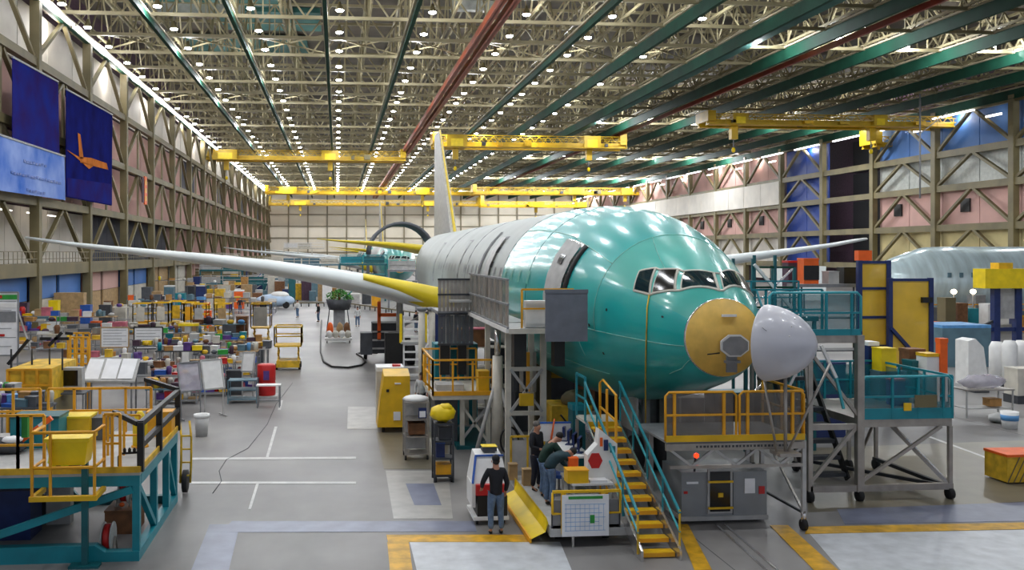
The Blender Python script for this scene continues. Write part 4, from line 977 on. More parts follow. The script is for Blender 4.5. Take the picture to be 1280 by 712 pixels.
# ================================================================ FOREGROUND LEFT PLATFORM
g0 = G(175, 700); g1 = G(222, 626)
LX = (g0.x+g1.x)/2; LY0, LY1, LZ, LW = g0.y, g1.y, 1.83, -9.5
t = T('work_platform', 'big teal-framed platform with amber rails in the left foreground', 'platform', (0, 0, 0))
M().b2((LW, LY0, LZ-.06), (LX, LY1, LZ)).build('deck', 'light_grey', t)
for y in (LY0, LY1-.16): M().b2((LW, y, LZ-.28), (LX, y+.16, LZ-.06)).build('beam', 'teal', t)
M().b2((LX-.155, LY0+.165, LZ-.275), (LX+.005, LY1-.165, LZ-.065)).build('beam', 'teal', t)
M().b2((LW, LY0-.02, LZ), (LX, LY0+.02, LZ+.13)).build('toe_board', 'worn_yellow', t); M().b2((LX-.02, LY0+.03, LZ), (LX+.02, LY1, LZ+.125)).build('toe_board', 'worn_yellow', t)
M().b2((LW, LY0-.05, .0), (LX-.9, LY0+.2, .34)).build('base_beam', 'teal', t); M().add([(LX-.9, LY0-.05, 0), (LX, LY0-.05, 0), (LX, LY0-.05, .2), (LX-.7, LY0-.05, .2), (LX-.9, LY0-.05, .34), (LX-.9, LY0+.2, 0), (LX, LY0+.2, 0), (LX, LY0+.2, .2), (LX-.7, LY0+.2, .2), (LX-.9, LY0+.2, .34)],
    [(0, 1, 2, 3, 4), (9, 8, 7, 6, 5), (0, 5, 6, 1), (1, 6, 7, 2), (2, 7, 8, 3), (3, 8, 9, 4)]).build('base_beam', 'teal', t)
M().b2((LX-.2, LY0+.2, 0), (LX, LY1, .2)).build('base_beam', 'teal', t); M().b2((LW, LY1-.2, 0), (LX-.2, LY1, .2)).build('base_beam', 'teal_dark', t)
for y in (LY0+.08, LY0+1.9, LY0+3.4, LY1-.08): M().bar((LX-.08, y, .2), (LX-.08, y, LZ-.28), .15).build('post', 'teal', t)
for x in (LX-3.3, LX-5.4):
    for y in (LY0+.1, LY1-.1): M().bar((x, y, .2), (x, y, LZ-.28), .12).build('post', 'teal_dark', t)
M().bar((LX-.15, LY0+.04, LZ-.35), (LX-3.75, LY0+.04, .3), .15).build('brace', 'teal', t); M().bar((LX-.08, LY0+.15, LZ-.3), (LX-.08, LY0+1.9, .2), .12).build('brace', 'teal', t)
M().bar((LX-.08, LY0+3.4, LZ-.3), (LX-.08, LY1-.1, .2), .12).build('brace', 'teal', t); M().bar((LX-3.4, LY0+.3, .3), (LX-5, LY0+.3, LZ-.3), .12).build('brace', 'teal_dark', t)
for k in range(4): M().bar((LX-1.2-k*1.3, LY1-.1, .2), (LX-2.4-k*1.3, LY1-.1, LZ-.3), .1).build('brace', 'teal_dark', t)
# rails
bx0, bx1 = P(55, 560, LY0).x, P(130, 560, LY0).x
guard(t, (LW, LY0+.02), (P(22, 560, LY0).x, LY0+.02), LZ, 1.22, 'amber', 4, .055)
guard(t, (P(22, 560, LY0).x, LY0+.02), (bx0, LY0+.02), LZ, 1.22, 'amber', 3, .055)
guard(t, (bx1, LY0+.02), (P(150, 560, LY0).x, LY0+.02), LZ, 1.22, 'amber', 3, .055)
guard(t, (P(62, 500, LY1).x, LY1-.1), (P(190, 500, LY1).x, LY1-.1), LZ, 1.12, 'amber', 5, .06)
guard(t, (LW, LY1-.1), (P(52, 500, LY1).x, LY1-.1), LZ, 1.12, 'amber', 4, .06)
guard(t, (P(135, 540, 21.3).x, 21.3), (P(175, 540, 21.3).x, 21.3), LZ, .9, 'amber', 3, .05)
# projecting step basket
for z in (LZ-.3, LZ+.3, LZ+1.0):
    M().path([(bx0, LY0, z), (bx0, LY0-.75, z), (bx1, LY0-.75, z), (bx1, LY0, z)], .035).build('basket_rail', 'amber', t)
for x in (bx0, (bx0+bx1)/2-.25, bx1): M().bar((x, LY0-.75, LZ-.3), (x, LY0-.75, LZ+1.0), .05).build('basket_post', 'amber', t)
M().b2((bx0-.05, LY0-.8, LZ-.36), (bx1+.05, LY0-.7, LZ-.26)).build('basket_edge', 'yellow', t)
for x in (bx0, bx1): M().b2((x-.045, LY0-.695, LZ-.355), (x+.045, LY0, LZ-.265)).build('basket_edge', 'yellow', t)
# black padded handrails on the right edge
ra, rb = V(LX, LY0+.1, LZ), V(LX, LY1, LZ)
for z in (.55, 1.0): M().bar(ra+V(0, 0, z), rb+V(0, 0, z), .11).build('padded_rail', 'black', t)
for f in (0, .45, 1): q = ra+(rb-ra)*f; M().bar(q, q+V(0, 0, 1.03), .13).build('padded_post', 'black', t)
p = P(143, 515, 20.6); M().bar(p, ra+V(-.05, .0, 1.0), .1).build('padded_rail', 'black', t)
p = P(182, 474, 26); M().bar(p, rb+V(0, 0, 1.05), .1).build('padded_rail', 'black', t)
# reels and gear beneath
t = T('hose_reel', 'red hose reel with steel side plates standing under the left platform', 'reel', (P(134, 690, 20).x, 20.1, 0))
M().lathe([(.38, -.08), (.38, .08)], (0, 0, .5), 20, 'X').build('drum', 'red', t)
for x in (-.12, .12): M().lathe([(.3, -.015), (.44, -.012), (.44, .012), (.3, .015)], (x, 0, .5), 20, 'X').build('side_plate', 'light_grey', t); M().bar((x*1.5, -.3, .03), (x*1.5, 0, .5), .05).build('bracket', 'steel', t); M().bar((x*1.5, .3, .03), (x*1.5, 0, .5), .05).build('bracket', 'steel', t)
M().blob((0, -.42, .12), (.08, .06, .07), 8, 6).build('hub_light', 'orange', t)
t.scale = (.8, .72, .72)
t = dup(t, (P(155, 610, 21.8).x, 21.9, .55), label='dark red double reel hung higher under the left platform')
boxy('brown timber block under the raised double reel', 'block', 'timber_block', (P(155, 610, 21.8).x, 21.9, 0), (.7, .9, .54), 'brown')
boxy('pale grey electrical box below the left platform deck', 'box', 'electrical_box', (P(75, 620, 22.5).x, 22.5, .0), (.55, .3, 1.5), 'light_grey')
boxy('dark grey battery box low under the left platform', 'box', 'battery_box', (P(35, 640, 22.5).x, 22.8, .0), (1.4, .8, .7), 'charcoal')
boxy('dark blue compressor case at the left edge beneath the platform', 'case', 'compressor_case', (P(8, 640, 21).x, 21.6, .0), (.9, .8, 1.1), 'navy')
t = T('yellow_wheel_frame', 'yellow tubular wheeled frame standing behind the left platform corner', 'frame', (P(231, 600, 24.9).x, 25.0, 0))
M().lathe([(.2, -.06), (.3, -.06), (.3, .06), (.2, .06)], (0, 0, .32), 16, 'X').build('wheel', 'rubber', t)
for x in (-.12, .14): M().path([(x, -.1, .3), (x+.05, -.25, .9), (x+.03, -.1, 1.5), (x-.05, .1, 1.9)], .03).build('frame_tube', 'worn_yellow', t)
for k in range(4): M().bar((-.1, -.15, .5+k*.35), (.18, -.15, .5+k*.35), .04).build('rung', 'worn_yellow', t)
# things on the deck
t = T('parts_bin', 'large yellow tapered bin held in the front basket of the left platform', 'bin', ((bx0+bx1)/2+.05, LY0-.38, LZ+.32))
M().add([(-.33, -.25, 0), (.33, -.25, 0), (.33, .25, 0), (-.33, .25, 0), (-.41, -.31, .52), (.41, -.31, .52), (.41, .31, .52), (-.41, .31, .52)],
        [(3, 2, 1, 0), (4, 5, 6, 7), (0, 1, 5, 4), (1, 2, 6, 5), (2, 3, 7, 6), (3, 0, 4, 7)]).build('body', 'bright_yellow', t)
M().b2((-.44, -.34, .48), (.44, .34, .55)).build('rim', 'bright_yellow', t)
t = T('bin_stand', 'short teal post carrying the yellow basket bin', 'stand', ((bx0+bx1)/2+.3, LY0-.3, 0)); M().bar((0, 0, 0), (0, 0, LZ+.31), .12).build('post', 'teal_dark', t); M().b2((-.3, -.15, 0), (.3, .15, .05)).build('foot_plate', 'teal_dark', t)
t = T('safety_vest', 'bright green-yellow safety vest with dark straps dropped on the left platform deck', 'vest', (P(76, 568, 20.2).x, 20.1, LZ))
M().blob((0, 0, .16), (.24, .18, .17), 14, 9, .25).build('fabric', 'hi_vis', t); M().path([(-.1, -.2, .3), (.0, -.22, .15), (.12, -.2, .02)], .03).build('strap', 'black', t); M().blob((.32, 0, .08), (.14, .12, .09), 8, 6, .3).build('glove', 'black', t)
boxy('teal tool chest on the left platform with an orange striped barrier across it', 'chest', 'tool_chest', (P(50, 530, 22.6).x, 22.6, LZ), (1.1, .8, .75), 'teal', lid='teal_dark')
t = T('striped_barrier', 'orange and white striped barrier board leaning on the teal chest', 'barrier', (P(42, 530, 22).x, 22.0, LZ))
for k in range(5): M().bar((-.25+k*.13, 0, .25+k*.1), (-.12+k*.13, 0, .35+k*.1), .1, .12).build('stripe', 'orange' if k % 2 == 0 else 'white', t)
M().bar((-.3, .03, 0), (-.2, .03, .35), .04).build('leg', 'grey', t); M().bar((.35, .03, 0), (.35, .03, .75), .04).build('leg', 'grey', t)
boxy('yellow storage locker on the back of the left platform, left of the grey case', 'locker', 'locker', (P(92, 520, 23.3).x, 23.2, LZ), (1.0, .7, .62), 'yellow', lid='bright_yellow')
boxy('dark grey case between the yellow locker and the yellow post on the left platform', 'case', 'tool_case', (P(125, 520, 23.4).x, 23.3, LZ), (.55, .5, .55), 'dark_grey')
boxy('amber metal box at the back right corner of the left platform', 'box', 'metal_box', (P(201, 510, 23.6).x, 23.6, LZ), (.62, .5, .62), 'amber')
t = T('yellow_bollard', 'yellow plastic bottle-shaped bollard on the left platform deck', 'bollard', (P(175, 540, 22.2).x, 22.2, LZ))
M().lathe([(.17, 0), (.17, .6), (.12, .72), (.08, .8), (.05, .84)], n=14).build('body', 'bright_yellow', t); M().lathe([(.2, 0), (.2, .04)], n=14).build('foot', 'amber', t)
boxy('green canister clipped behind the leftmost front rails', 'canister', 'canister', (P(25, 508, 19.4).x, LY0+.13, LZ+.75), (.12, .12, .45), 'green')
t = T('black_coat', 'white paper and dark cloth heap on the deck behind the leftmost rails', 'heap', (P(10, 545, 22).x, 21.8, LZ))
M().blob((0, 0, .15), (.5, .3, .2), 12, 8, .3).build('cloth', 'charcoal', t); M().blob((.2, -.1, .32), (.25, .2, .08), 8, 6, .2).build('paper', 'paper', t)
t = T('instrument_stand', 'small black bent pipe stand at the right corner of the platform deck', 'stand', (P(147, 590, 19.6).x, 19.7, LZ))
M().path([(0, 0, 0), (0, 0, .32), (.05, 0, .38), (.4, 0, .4)], .025).build('pipe', 'black', t)
for k in range(4): M().lathe([(.03, 0), (.035, .06), (.015, .1)], (.12+k*.1, 0, .4), 8).build('knob', 'black', t)
# ================================================================ SECOND PLATFORM AND DESKS BEHIND
def BG(px, py, h=0): v = G(px, py); return (v.x, v.y, h)
t = T('rear_platform', 'amber-sided raised platform with padded black handrails behind the left foreground platform', 'platform', (0, 0, 0))
x0_, x1_ = P(10, 460, 32).x, P(64, 460, 32).x
M().b2((x0_, 32, 1.4), (x1_, 35, 2.5)).build('side_panel', 'worn_yellow', t); M().b2((x0_, 32, 0), (x1_, 35, 1.4)).build('base', 'olive_steel', t)
for f in (.0, .35, .68, 1): x = x0_+(x1_-x0_)*f; M().bar((x, 31.96, 0), (x, 31.96, 2.5), .08).build('post', 'amber', t)
for z in (1.45, 1.95, 2.48): M().bar((x0_, 31.95, z), (x1_, 31.95, z), .07).build('rail', 'amber', t)
zz = 2.5
for (pa, pb) in (((10, 455), (36, 424)), ((50, 423), (64, 423)), ((61, 432), (78, 415)), ((68, 423), (86, 423)), ((82, 416), (91, 417))):
    a = P(pa[0], pa[1], 33.2); b = P(pb[0], pb[1], 33.2); M().bar(a, b, .1).build('padded_rail', 'black', t)
for px_ in (14, 40, 62, 78): M().bar((P(px_, 440, 33.2).x, 33.2, 2.3), (P(px_, 440, 33.2).x, 33.2, 3.05), .05).build('post', 'charcoal', t)
t = T('yellow_scaffold', 'amber tubular guard frame between the rear platform and the drawing table', 'frame', (0, 0, 0))
for (p, q, Y) in ((85, 110, 37), (88, 112, 39)):
    a = P(p, 450, Y).x; b = P(q, 450, Y).x
    guard(t, (a, Y), (b, Y), 1.2, 1.9, 'amber', 4, .07, 2)
    for x in (a, b): M().bar((x, Y, 0), (x, Y, 1.2), .08).build('leg', 'amber', t)
def desk(label, px, py, Y, w_, d, h, **k): v = P(px, py, Y); return table(label, (v.x, Y, 0), w_, d, h, **k)
desk('grey computer desk left of the slanted drawing table', 84, 470, 33.5, 1.4, .9, 1.5, top='dark_grey', leg='grey')
v = P(86, 465, 33.3); t = T('monitor', 'large black-screened monitor in a pale case on the grey computer desk', 'monitor', (v.x, 33.4, 1.5))
M().b2((-.42, 0, .1), (.42, .4, .85)).build('case', 'light_grey', t); M().b2((-.28, -.02, .22), (.28, 0, .76)).build('screen', 'screen', t); M().b2((-.3, .05, 0), (.3, .35, .1)).build('stand', 'grey', t)
v = P(135, 465, 36)
t = T('drawing_table', 'slanted drawing table covered by white sheets behind the left platform rails', 'table', (v.x, 36, 0))
M().add([(-1.05, 0, 1.55), (1.0, 0, 1.5), (1.0, 1.0, 2.25), (-.9, 1.0, 2.3), (-1.05, 0, 1.48), (1.0, 0, 1.43), (1.0, 1.0, 2.18), (-.9, 1.0, 2.23)], [(0, 1, 2, 3), (7, 6, 5, 4), (0, 4, 5, 1), (1, 5, 6, 2), (2, 6, 7, 3), (3, 7, 4, 0)]).build('board', 'light_grey', t)
for x in (-.85, .85):
    M().bar((x, .1, 0), (x, .1, 1.5), .06).build('leg', 'grey', t); M().bar((x, .9, 0), (x, .9, 2.1), .06).build('leg', 'grey', t)
for k, (x, c) in enumerate(((-.65, 'paper'), (0, 'paper'), (.62, 'paper'))):
    s_ = M().add([(v.x+x-.29, 36.06, 1.60), (v.x+x+.27, 36.06, 1.59), (v.x+x+.3, 36.9, 2.25), (v.x+x-.25, 36.9, 2.27)], [(0, 1, 2, 3)]).build('drawing_sheet', c)
    tag(s_, 'white drawing sheet on the slanted table, %s' % ('left one', 'middle one with black clip beside it', 'right one')[k], 'paper')
# whiteboards
def bd(label, px, Y, w_, z0, z1, **k): v = P(px, 400, Y); return board(label, (v.x, Y, 0), w_, z0, z1, **k)
bd('whiteboard in a tan wooden frame, left of the black-framed whiteboard', 143.5, 52, 1.5, 1.2, 2.3, fr='tan')
bd('whiteboard in a black frame beside a teal pad', 185.5, 52, 1.55, 1.1, 2.3, fr='black', m='paper')
t = bd('tall schedule board with coloured bands cut by the left edge of the picture', 6, 40, 1.1, 2.1, 4.75, fr='grey', rz=0)
M().b2((-.5, -.02, 4.45), (.5, -.0, 4.65)).build('green_band', 'green', t); M().b2((-.5, -.02, 4.1), (.5, 0, 4.3)).build('white_band', 'white', t); M().b2((-.5, -.02, 3.5), (.45, 0, 3.95)).build('grey_band', 'grey', t)
M().b2((-.5, -.025, 4.5), (-.1, -.015, 4.62)).build('red_mark', 'red', t); M().b2((-.4, -.025, 2.9), (.0, -.015, 3.0)).build('red_mark', 'red', t); M().bar((.55, 0, 3.9), (1.2, .6, 1.2), .06).build('stay', 'light_grey', t)
t = bd('tilted clear plastic board with reddish stains on the easel nearest the bin', 239, 36, .85, 1.1, 2.15, m='film', fr='grey', tilt=.35, rz=.5, nl=0)
t = bd('tilted plain white board on the easel to the right of the clear one', 268, 36.5, .85, 1.1, 2.2, m='white', fr='light_grey', tilt=.35, rz=.55, nl=0)
t = bd('small slanted white board above the blue bench by the red drum', 309, 41, .55, 1.2, 2.0, m='white', fr='light_grey', tilt=.25, rz=-.3, nl=0)
t = T('waste_bin', 'grey round waste bin with pale liner on the open floor by the easels', 'bin', BG(252, 545))
M().lathe([(.2, 0), (.26, .72), (.22, .7)], n=16).build('body', 'light_grey', t); M().lathe([(.27, .66), (.28, .78), (.2, .76), (.19, .6)], n=16).build('liner', 'white', t)
t = T('red_drum', 'red slotted drum on a wheeled base beside the aisle', 'drum', BG(333, 499))
M().lathe([(.38, .2), (.4, .25), (.4, .75), (.38, .8), (.4, .85), (.4, 1.5), (.36, 1.55)], n=18).build('body', 'red', t); M().b2((-.5, -.45, .1), (.5, .45, .2)).build('base', 'light_grey', t)
castors(t, [(-.4, -.3), (.4, -.3), (-.4, .3), (.4, .3)], .06); M().b2((-.1, -.42, .9), (.15, -.39, 1.3)).build('label_sheet', 'purple', t)
desk('white-topped side table standing in front of the red drum', 336, 500, 38.6, 1.0, .5, .95, top='white')
v = P(307, 500, 40)
t = rack('blue-grey steel bench below the small slanted board', (v.x-.1, 40, 0), 1.2, .8, 1.0, 3, 'slate_blue', name='bench', cat='bench')
scissor('yellow scissor lift parked alone on the left side of the aisle', (G(360, 462).x, G(360, 462).y+.6, 0), 0, 1.45, 1.6, 2.35, 1.35, 'worn_yellow', 'worn_yellow')
t = scissor('second yellow scissor lift with a purple heap before it, left of the aisle', (P(326, 400, 64).x, 64.5, 0), 0, 1.3, 1.6, 2.9, 1.3)
M().b2((-.45, -.86, 1.4), (.45, -.82, 2.7)).build('panel', 'offwhite', t)
for k, (px_, Y) in enumerate(((178, 73), (203, 74), (222, 76), (238, 74), (250, 72), (279, 72))):
    v = P(px_, 400, Y); lab = ('leftmost, with an amber box below', 'second from left', 'third from left', 'fourth from left with an amber panel', 'fifth from left', 'rightmost, beside the orange stack')[k]
    t = scissor('yellow guard-railed lift in the far row, '+lab, (v.x, Y, 0), 0, 1.15, 1.4, 2.5, .9)
    M().b2((-.3, -.74, 1.15), (.3, -.72, 2.2)).build('panel', ('offwhite', 'offwhite', 'worn_yellow', 'amber', 'light_grey', 'tan')[k], t)
# stuff in the workshop (each placed, each its own label)
boxes = [  # px, py foot, w, d, h, colour, category, name, label
 (183, 414, 1.3, .8, .9, 'amber', 'box', 'amber_box', 'amber box in front of the leftmost far yellow lift'),
 (233, 438, 1.5, .15, 1.7, 'tan', 'partition', 'partition', 'tan fabric partition behind the grey lidded box'),
 (261, 462, .95, .8, 1.1, 'light_grey', 'box', 'lidded_box', 'pale grey lidded box on the workshop floor'),
 (286, 446, 1.2, .9, .6, 'cardboard', 'box', 'carton', 'wide orange-brown carton beside the pale lidded box'),
 (288, 424, 1.1, .9, 1.2, 'dark_grey', 'machine', 'grey_machine', 'rounded dark grey machine behind the orange-brown carton'),
 (232, 455, .35, .35, 1.5, 'white', 'box', 'white_pillar_box', 'slim white pillar box under the yellow lid'),
 (243, 450, .5, .5, 1.6, 'light_grey', 'cabinet', 'grey_cabinet', 'slim light grey cabinet next to the white pillar box'),
 (212, 430, .5, .4, 1.2, 'teal', 'box', 'teal_pad', 'teal padded box right of the black-framed whiteboard'),
 (108, 404, .9, .8, 1.7, 'blue', 'booth', 'blue_booth', 'rounded blue booth against the left wall'),
 (68, 408, .8, .7, 2.3, 'bright_yellow', 'cabinet', 'yellow_locker', 'tall bright yellow locker near the left wall'),
 (88, 404, 2.6, 1, 2.8, 'tan', 'cabinet', 'tan_cabinet', 'wide tan cabinets between the yellow locker and blue booth'),
 (29, 415, .8, .6, 2.4, 'plum', 'cabinet', 'plum_cabinet', 'dark plum cabinet just right of the tall schedule board'),
 (53, 418, .45, .45, 1.0, 'light_grey', 'bin', 'grey_bin', 'light grey bin in front of the wall shelves'),
 (132, 408, 1.0, .6, 1.9, 'charcoal', 'cabinet', 'black_cabinet', 'black cabinet at the wall right of the blue booth'),
 (151, 404, 1.0, .6, 1.7, 'offwhite', 'cabinet', 'white_cabinet', 'off-white cabinet beyond the tan-framed whiteboard'),
 (168, 402, .9, .6, 2.0, 'offwhite', 'cabinet', 'beige_cabinet', 'beige narrow cabinet left of the far yellow lifts'),
 (147, 416, 1.4, .8, .9, 'pink', 'box', 'pink_box', 'dull pink box above the tan-framed whiteboard'),
 (260, 410, .6, .5, 1.5, 'orange', 'stack', 'orange_stack', 'orange-red stack between the far yellow lifts'),
 (303, 428, .8, .8, 1.9, 'brown', 'crate', 'tall_crate', 'tall brown crate left of the second scissor lift'),
 (317, 452, 1.2, .9, .9, 'dark_grey', 'cart', 'grey_cart', 'dark grey cart beneath the red and white supplies'),
 (246, 425, .9, .6, .8, 'worn_yellow', 'box', 'gold_box', 'gold-coloured box between the tan partition and the far lifts'),
 (293, 492, .7, .7, 1.1, 'charcoal', 'trolley', 'black_trolley', 'black trolley between the white easel and the blue bench'),
 (172, 470, .9, .6, .95, 'dark_grey', 'cabinet', 'low_cabinet', 'dark grey low cabinet under the white desk'),
]
for (px_, py_, w_, d, h, m_, cat, nm, lab) in boxes:
    v = G(px_, py_); boxy(lab, cat, nm, (v.x, v.y, 0), (w_, d, h), m_)
v = P(236, 430, 58); t = T('yellow_canopy', 'small yellow canopy lid raised above the white pillar box', 'lid', (v.x, 58, 1.9)); M().b2((-.6, -.3, 0), (.6, .3, .15)).build('top', 'bright_yellow', t); M().bar((-.5, 0, 0), (-.5, 0, -1.9), .06).build('leg', 'grey', t); M().bar((.5, 0, 0), (.5, 0, -1.9), .06).build('leg', 'grey', t)
chair('navy swivel chair at the white desk behind the drawing table', (P(197, 460, 44).x, 44, 0), 2.6, 'navy')
person('worker in blue shirt leaning at the bench beyond the left platform', (P(199, 470, 40).x, 40.5, 0), 2.2, lean=35, top='black_cloth', legs='jeans', h=1.72, sub=1)['label'] = 'worker in dark top leaning at the bench beyond the left platform'
# benches loaded with small countable items
kinds = [('box', .32, .26, .22), ('bin', .3, .3, .28), ('case', .4, .25, .16), ('pot', .18, .18, .3), ('pile of paper', .3, .25, .07), ('pouch', .28, .2, .16)]
cols = [('grey', 'light_grey'), ('dark grey', 'dark_grey'), ('brown', 'brown'), ('cream', 'offwhite'), ('slate', 'slate_blue'), ('plum', 'plum'), ('cardboard-coloured', 'cardboard'), ('faded yellow', 'worn_yellow'), ('steel', 'steel'), ('white', 'white'), ('purple', 'purple'), ('bright yellow', 'bright_yellow'), ('red', 'red'), ('yellow', 'yellow'), ('blue', 'blue'), ('pink', 'pink'), ('teal', 'teal'), ('black', 'charcoal'), ('tan', 'tan'), ('pale blue', 'sky_blue'), ('orange', 'orange'), ('green', 'green')]
spots = ['left end', 'left half', 'middle', 'right half', 'right end']
KW = {'pile of paper': 'papers'}
proto = {}
def small(kind, colm, loc, lab, cat, rz):
    key = (kind[0], colm)
    if key not in proto:
        _, w_, d, h = kind; n_ = kind[0].replace(' ', '_'); t = T(n_, lab, cat, loc, rz)
        if kind[0] == 'pot': M().lathe([(.08, 0), (.1, h*.8), (.06, h), (.02, h)], n=10).build('body', colm, t)
        elif kind[0] == 'pouch': M().blob((0, 0, h*.5), (w_*.5, d*.5, h*.5), 8, 6, .25).build('body', colm, t)
        else:
            M().b2((-w_/2, -d/2, 0), (w_/2, d/2, h*.88)).build('body', colm, t); M().b2((-w_/2-.01, -d/2-.01, h*.88), (w_/2+.01, d/2+.01, h)).build('rim', colm, t)
        proto[key] = t; return t
    return dup(proto[key], loc, rz, lab)
benches = [ # px, Y, w, d, h, top, name, scale
 (120, 47, 3.2, .9, 1.25, 'light_grey', 'grey bench behind the drawing table'),
 (183, 46.5, 2.2, .9, 1.1, 'white', 'white desk beside the navy chair'),
 (222, 42, 1.9, .9, 1.3, 'offwhite', 'bench left of the clear easel'),
 (224, 45, 2.1, .9, 1.75, 'charcoal', 'tall bench behind the clear easel'),
 (268, 45, 2.0, .9, 1.55, 'grey', 'long bench behind the easels'),
 (303, 47, 1.6, .9, 1.5, 'tan', 'tan bench behind the black trolley'),
 (325, 48, .9, .8, 1.5, 'light_grey', 'cart under the second scissor lift'),
 (305, 54, 2.0, .9, 1.3, 'tan', 'tan table by the orange-brown carton'),
 (90, 62, 4.2, 1, 1.15, 'offwhite', 'long counter in front of the yellow locker'),
 (150, 66, 4.0, 1, 1.1, 'light_grey', 'counter in front of the far yellow lifts'),
 (215, 66, 3.0, 1, 1.0, 'tan', 'low table left of the rightmost far lift'),
 (258, 86, 5.0, 1, 1.3, 'grey', 'far counter behind the yellow lifts'),
 (316, 100, 5.0, 1.4, 1.2, 'tan', 'farthest counter by the aisle'),
 (66, 70, 3.6, 1.2, 1.4, 'grey', 'shelf counter along the left wall'),
 (190, 98, 5.0, 1.2, 1.5, 'slate_blue', 'slate counter under the mezzanine'),
 (5, 30, 1.0, 1, 1.9, 'charcoal', 'black counter at the left edge'),
 (30, 27.5, 1.6, .9, 2.0, 'dark_grey', 'grey bench behind the leftmost rails'),
 (205, 37, 1.3, .8, 1.1, 'slate_blue', 'slate bench behind the padded handrails'),
 (196, 50, 2.4, .9, 1.5, 'dark_grey', 'dark bench behind the navy chair'),
 (245, 50, 2.6, .9, 1.6, 'plum', 'plum bench behind the tan partition line'),
 (284, 51, 2.0, .9, 1.7, 'steel', 'steel bench behind the pale stock rack'),
 (110, 54, 2.6, .9, 1.5, 'tan', 'tan bench left of the tan-framed whiteboard'),
 (236, 58, 3.4, 1, 1.5, 'grey', 'grey bench under the fourth far lift'),
 (150, 60, 3.4, 1, 1.3, 'brown', 'brown bench behind the whiteboards'),
 (60, 52, 3.6, 1, 1.2, 'grey', 'grey bench above the rear platform'),
 (275, 66, 3.6, 1, 1.4, 'slate_blue', 'slate bench beside the tall brown crate'),
 (110, 76, 4.5, 1, 1.3, 'tan', 'tan counter before the blue booth'),
 (165, 84, 5.0, 1, 1.6, 'offwhite', 'cream counter behind the far yellow lifts'),
 (225, 92, 5.0, 1, 1.8, 'brown', 'brown counter far behind the yellow lifts'),
 (285, 94, 4.5, 1, 1.9, 'dark_grey', 'dark counter left of the farthest one'),
 (268, 118, 7, 1.4, 2.4, 'tan', 'tan stores counter before the far docks'),
 (200, 131, 8, 1.4, 2.6, 'grey', 'grey stores counter before the far docks'),
]
ci = 0
for bi, (px_, Y, w_, d, h, tp, bn) in enumerate(benches):
    v = P(px_, 400, Y); art = bn
    table(art, (v.x, Y, 0), w_, d, h, top=tp, leg='grey', name='work_bench', cat='bench')
    big = 1 if Y < 60 else 2.0
    used = set()
    for k in range(10 if Y < 60 else 9):
        sp = spots[k % 5]; row = 'front' if k < 5 else 'back'
        while True:
            kd = kinds[R2.randrange(len(kinds))]; cl = cols[R2.randrange(11) if R2.random() < .62 else R2.randrange(len(cols))]
            if (kd[0], cl[0]) not in used: break
        used.add((kd[0], cl[0]))
        x = v.x-w_*.42+w_*.84*((k % 5)/4); y = Y+(-.22 if row == 'front' else .22)*d
        o = small(kd, cl[1], (x, y, h), '%s %s, %s %s, %s' % (cl[0], kd[0], row, sp, bn), kd[0].split()[0] if kd[0] != 'pile of paper' else 'papers', R2.uniform(-.4, .4))
        if Y > 60: o.scale = (1.9, 1.9, 1.9)
        else: o.scale = (1.15, 1.15, 1.35)
# racks loaded with purple/pink stock
for k, (px_, Y, w_, h, lab) in enumerate(((222, 40, 1.7, 1.25, 'low charcoal rack of purple and pink stock left of the easels'), (262, 42, 1.5, 1.45, 'grey rack of mixed stock behind the plain white easel'), (300, 43.5, 1.4, 1.3, 'grey rack of pale stock behind the small slanted board'), (44, 64, 3.0, 2.2, 'tall shelf rack against the left wall full of parts'))):
    v = P(px_, 400, Y); rack(lab, (v.x, Y, 0), w_, .8, h, 3, 'grey')
    for q in range(3):
        for e in range(5 if k < 3 else 7):
            kd = kinds[(q+e) % 6]; nn = 5 if k < 3 else 7
            cl = [('purple', 'purple'), ('pink', 'pink'), ('white', 'white'), ('red', 'red'), ('blue', 'blue'), ('tan', 'tan'), ('yellow', 'yellow')][(e*3+q*2+k) % 7]
            o = small(kd, cl[1], (v.x-w_*.4+w_*.8*e/(nn-1), Y-.1, .19+q*(h-.2)/2), '%s %s, %s shelf, %s from left, %s' % (cl[0], kd[0], ('bottom', 'middle', 'top')[q], ('first', 'second', 'third', 'fourth', 'fifth', 'sixth', 'seventh')[e], ('purple-pink rack', 'mixed stock rack', 'pale stock rack', 'tall wall rack')[k]), 'box', R2.uniform(-.3, .3))
            s_ = 1.2 if k < 3 else 2; o.scale = (s_, s_, s_)
# aisle items
t = T('potted_tree', 'leafy green tree in a wide black pot at the far end of the aisle', 'plant', (P(424, 390, 80).x, 80, 0))
M().lathe([(.9, 1.5), (1.15, 2.4), (1.0, 2.35), (.1, 2.3)], n=16).build('pot', 'charcoal', t); M().tube((0, 0, 2.2), (0, 0, 3), .12).build('trunk', 'brown', t); M().b2((-.5, -.5, 0), (.5, .5, 1.5)).build('plinth', 'grey', t)
m = M(); rr = random.Random(5)
for k in range(420):
    a = rr.uniform(0, 6.28); ph = rr.uniform(-.3, 1.5); q = 1.25*rr.uniform(.5, 1)
    c = V(q*math.cos(a)*math.cos(ph), q*math.sin(a)*math.cos(ph), 2.55+.75*math.sin(ph)*rr.uniform(.5, 1)); u = V(rr.uniform(-1, 1), rr.uniform(-1, 1), rr.uniform(-.5, .5)).normalized()*.13; w2 = V(rr.uniform(-1, 1), rr.uniform(-1, 1), rr.uniform(-1, 1)).normalized()*.07
    m.add([c-u, c+w2, c+u, c-w2], [(0, 1, 2, 3)])
m.build('foliage', 'leaf', t)['kind'] = 'stuff'
t = T('supply_cart', 'low white cart in the aisle loaded with orange and cream sacks', 'cart', BG(423, 428))
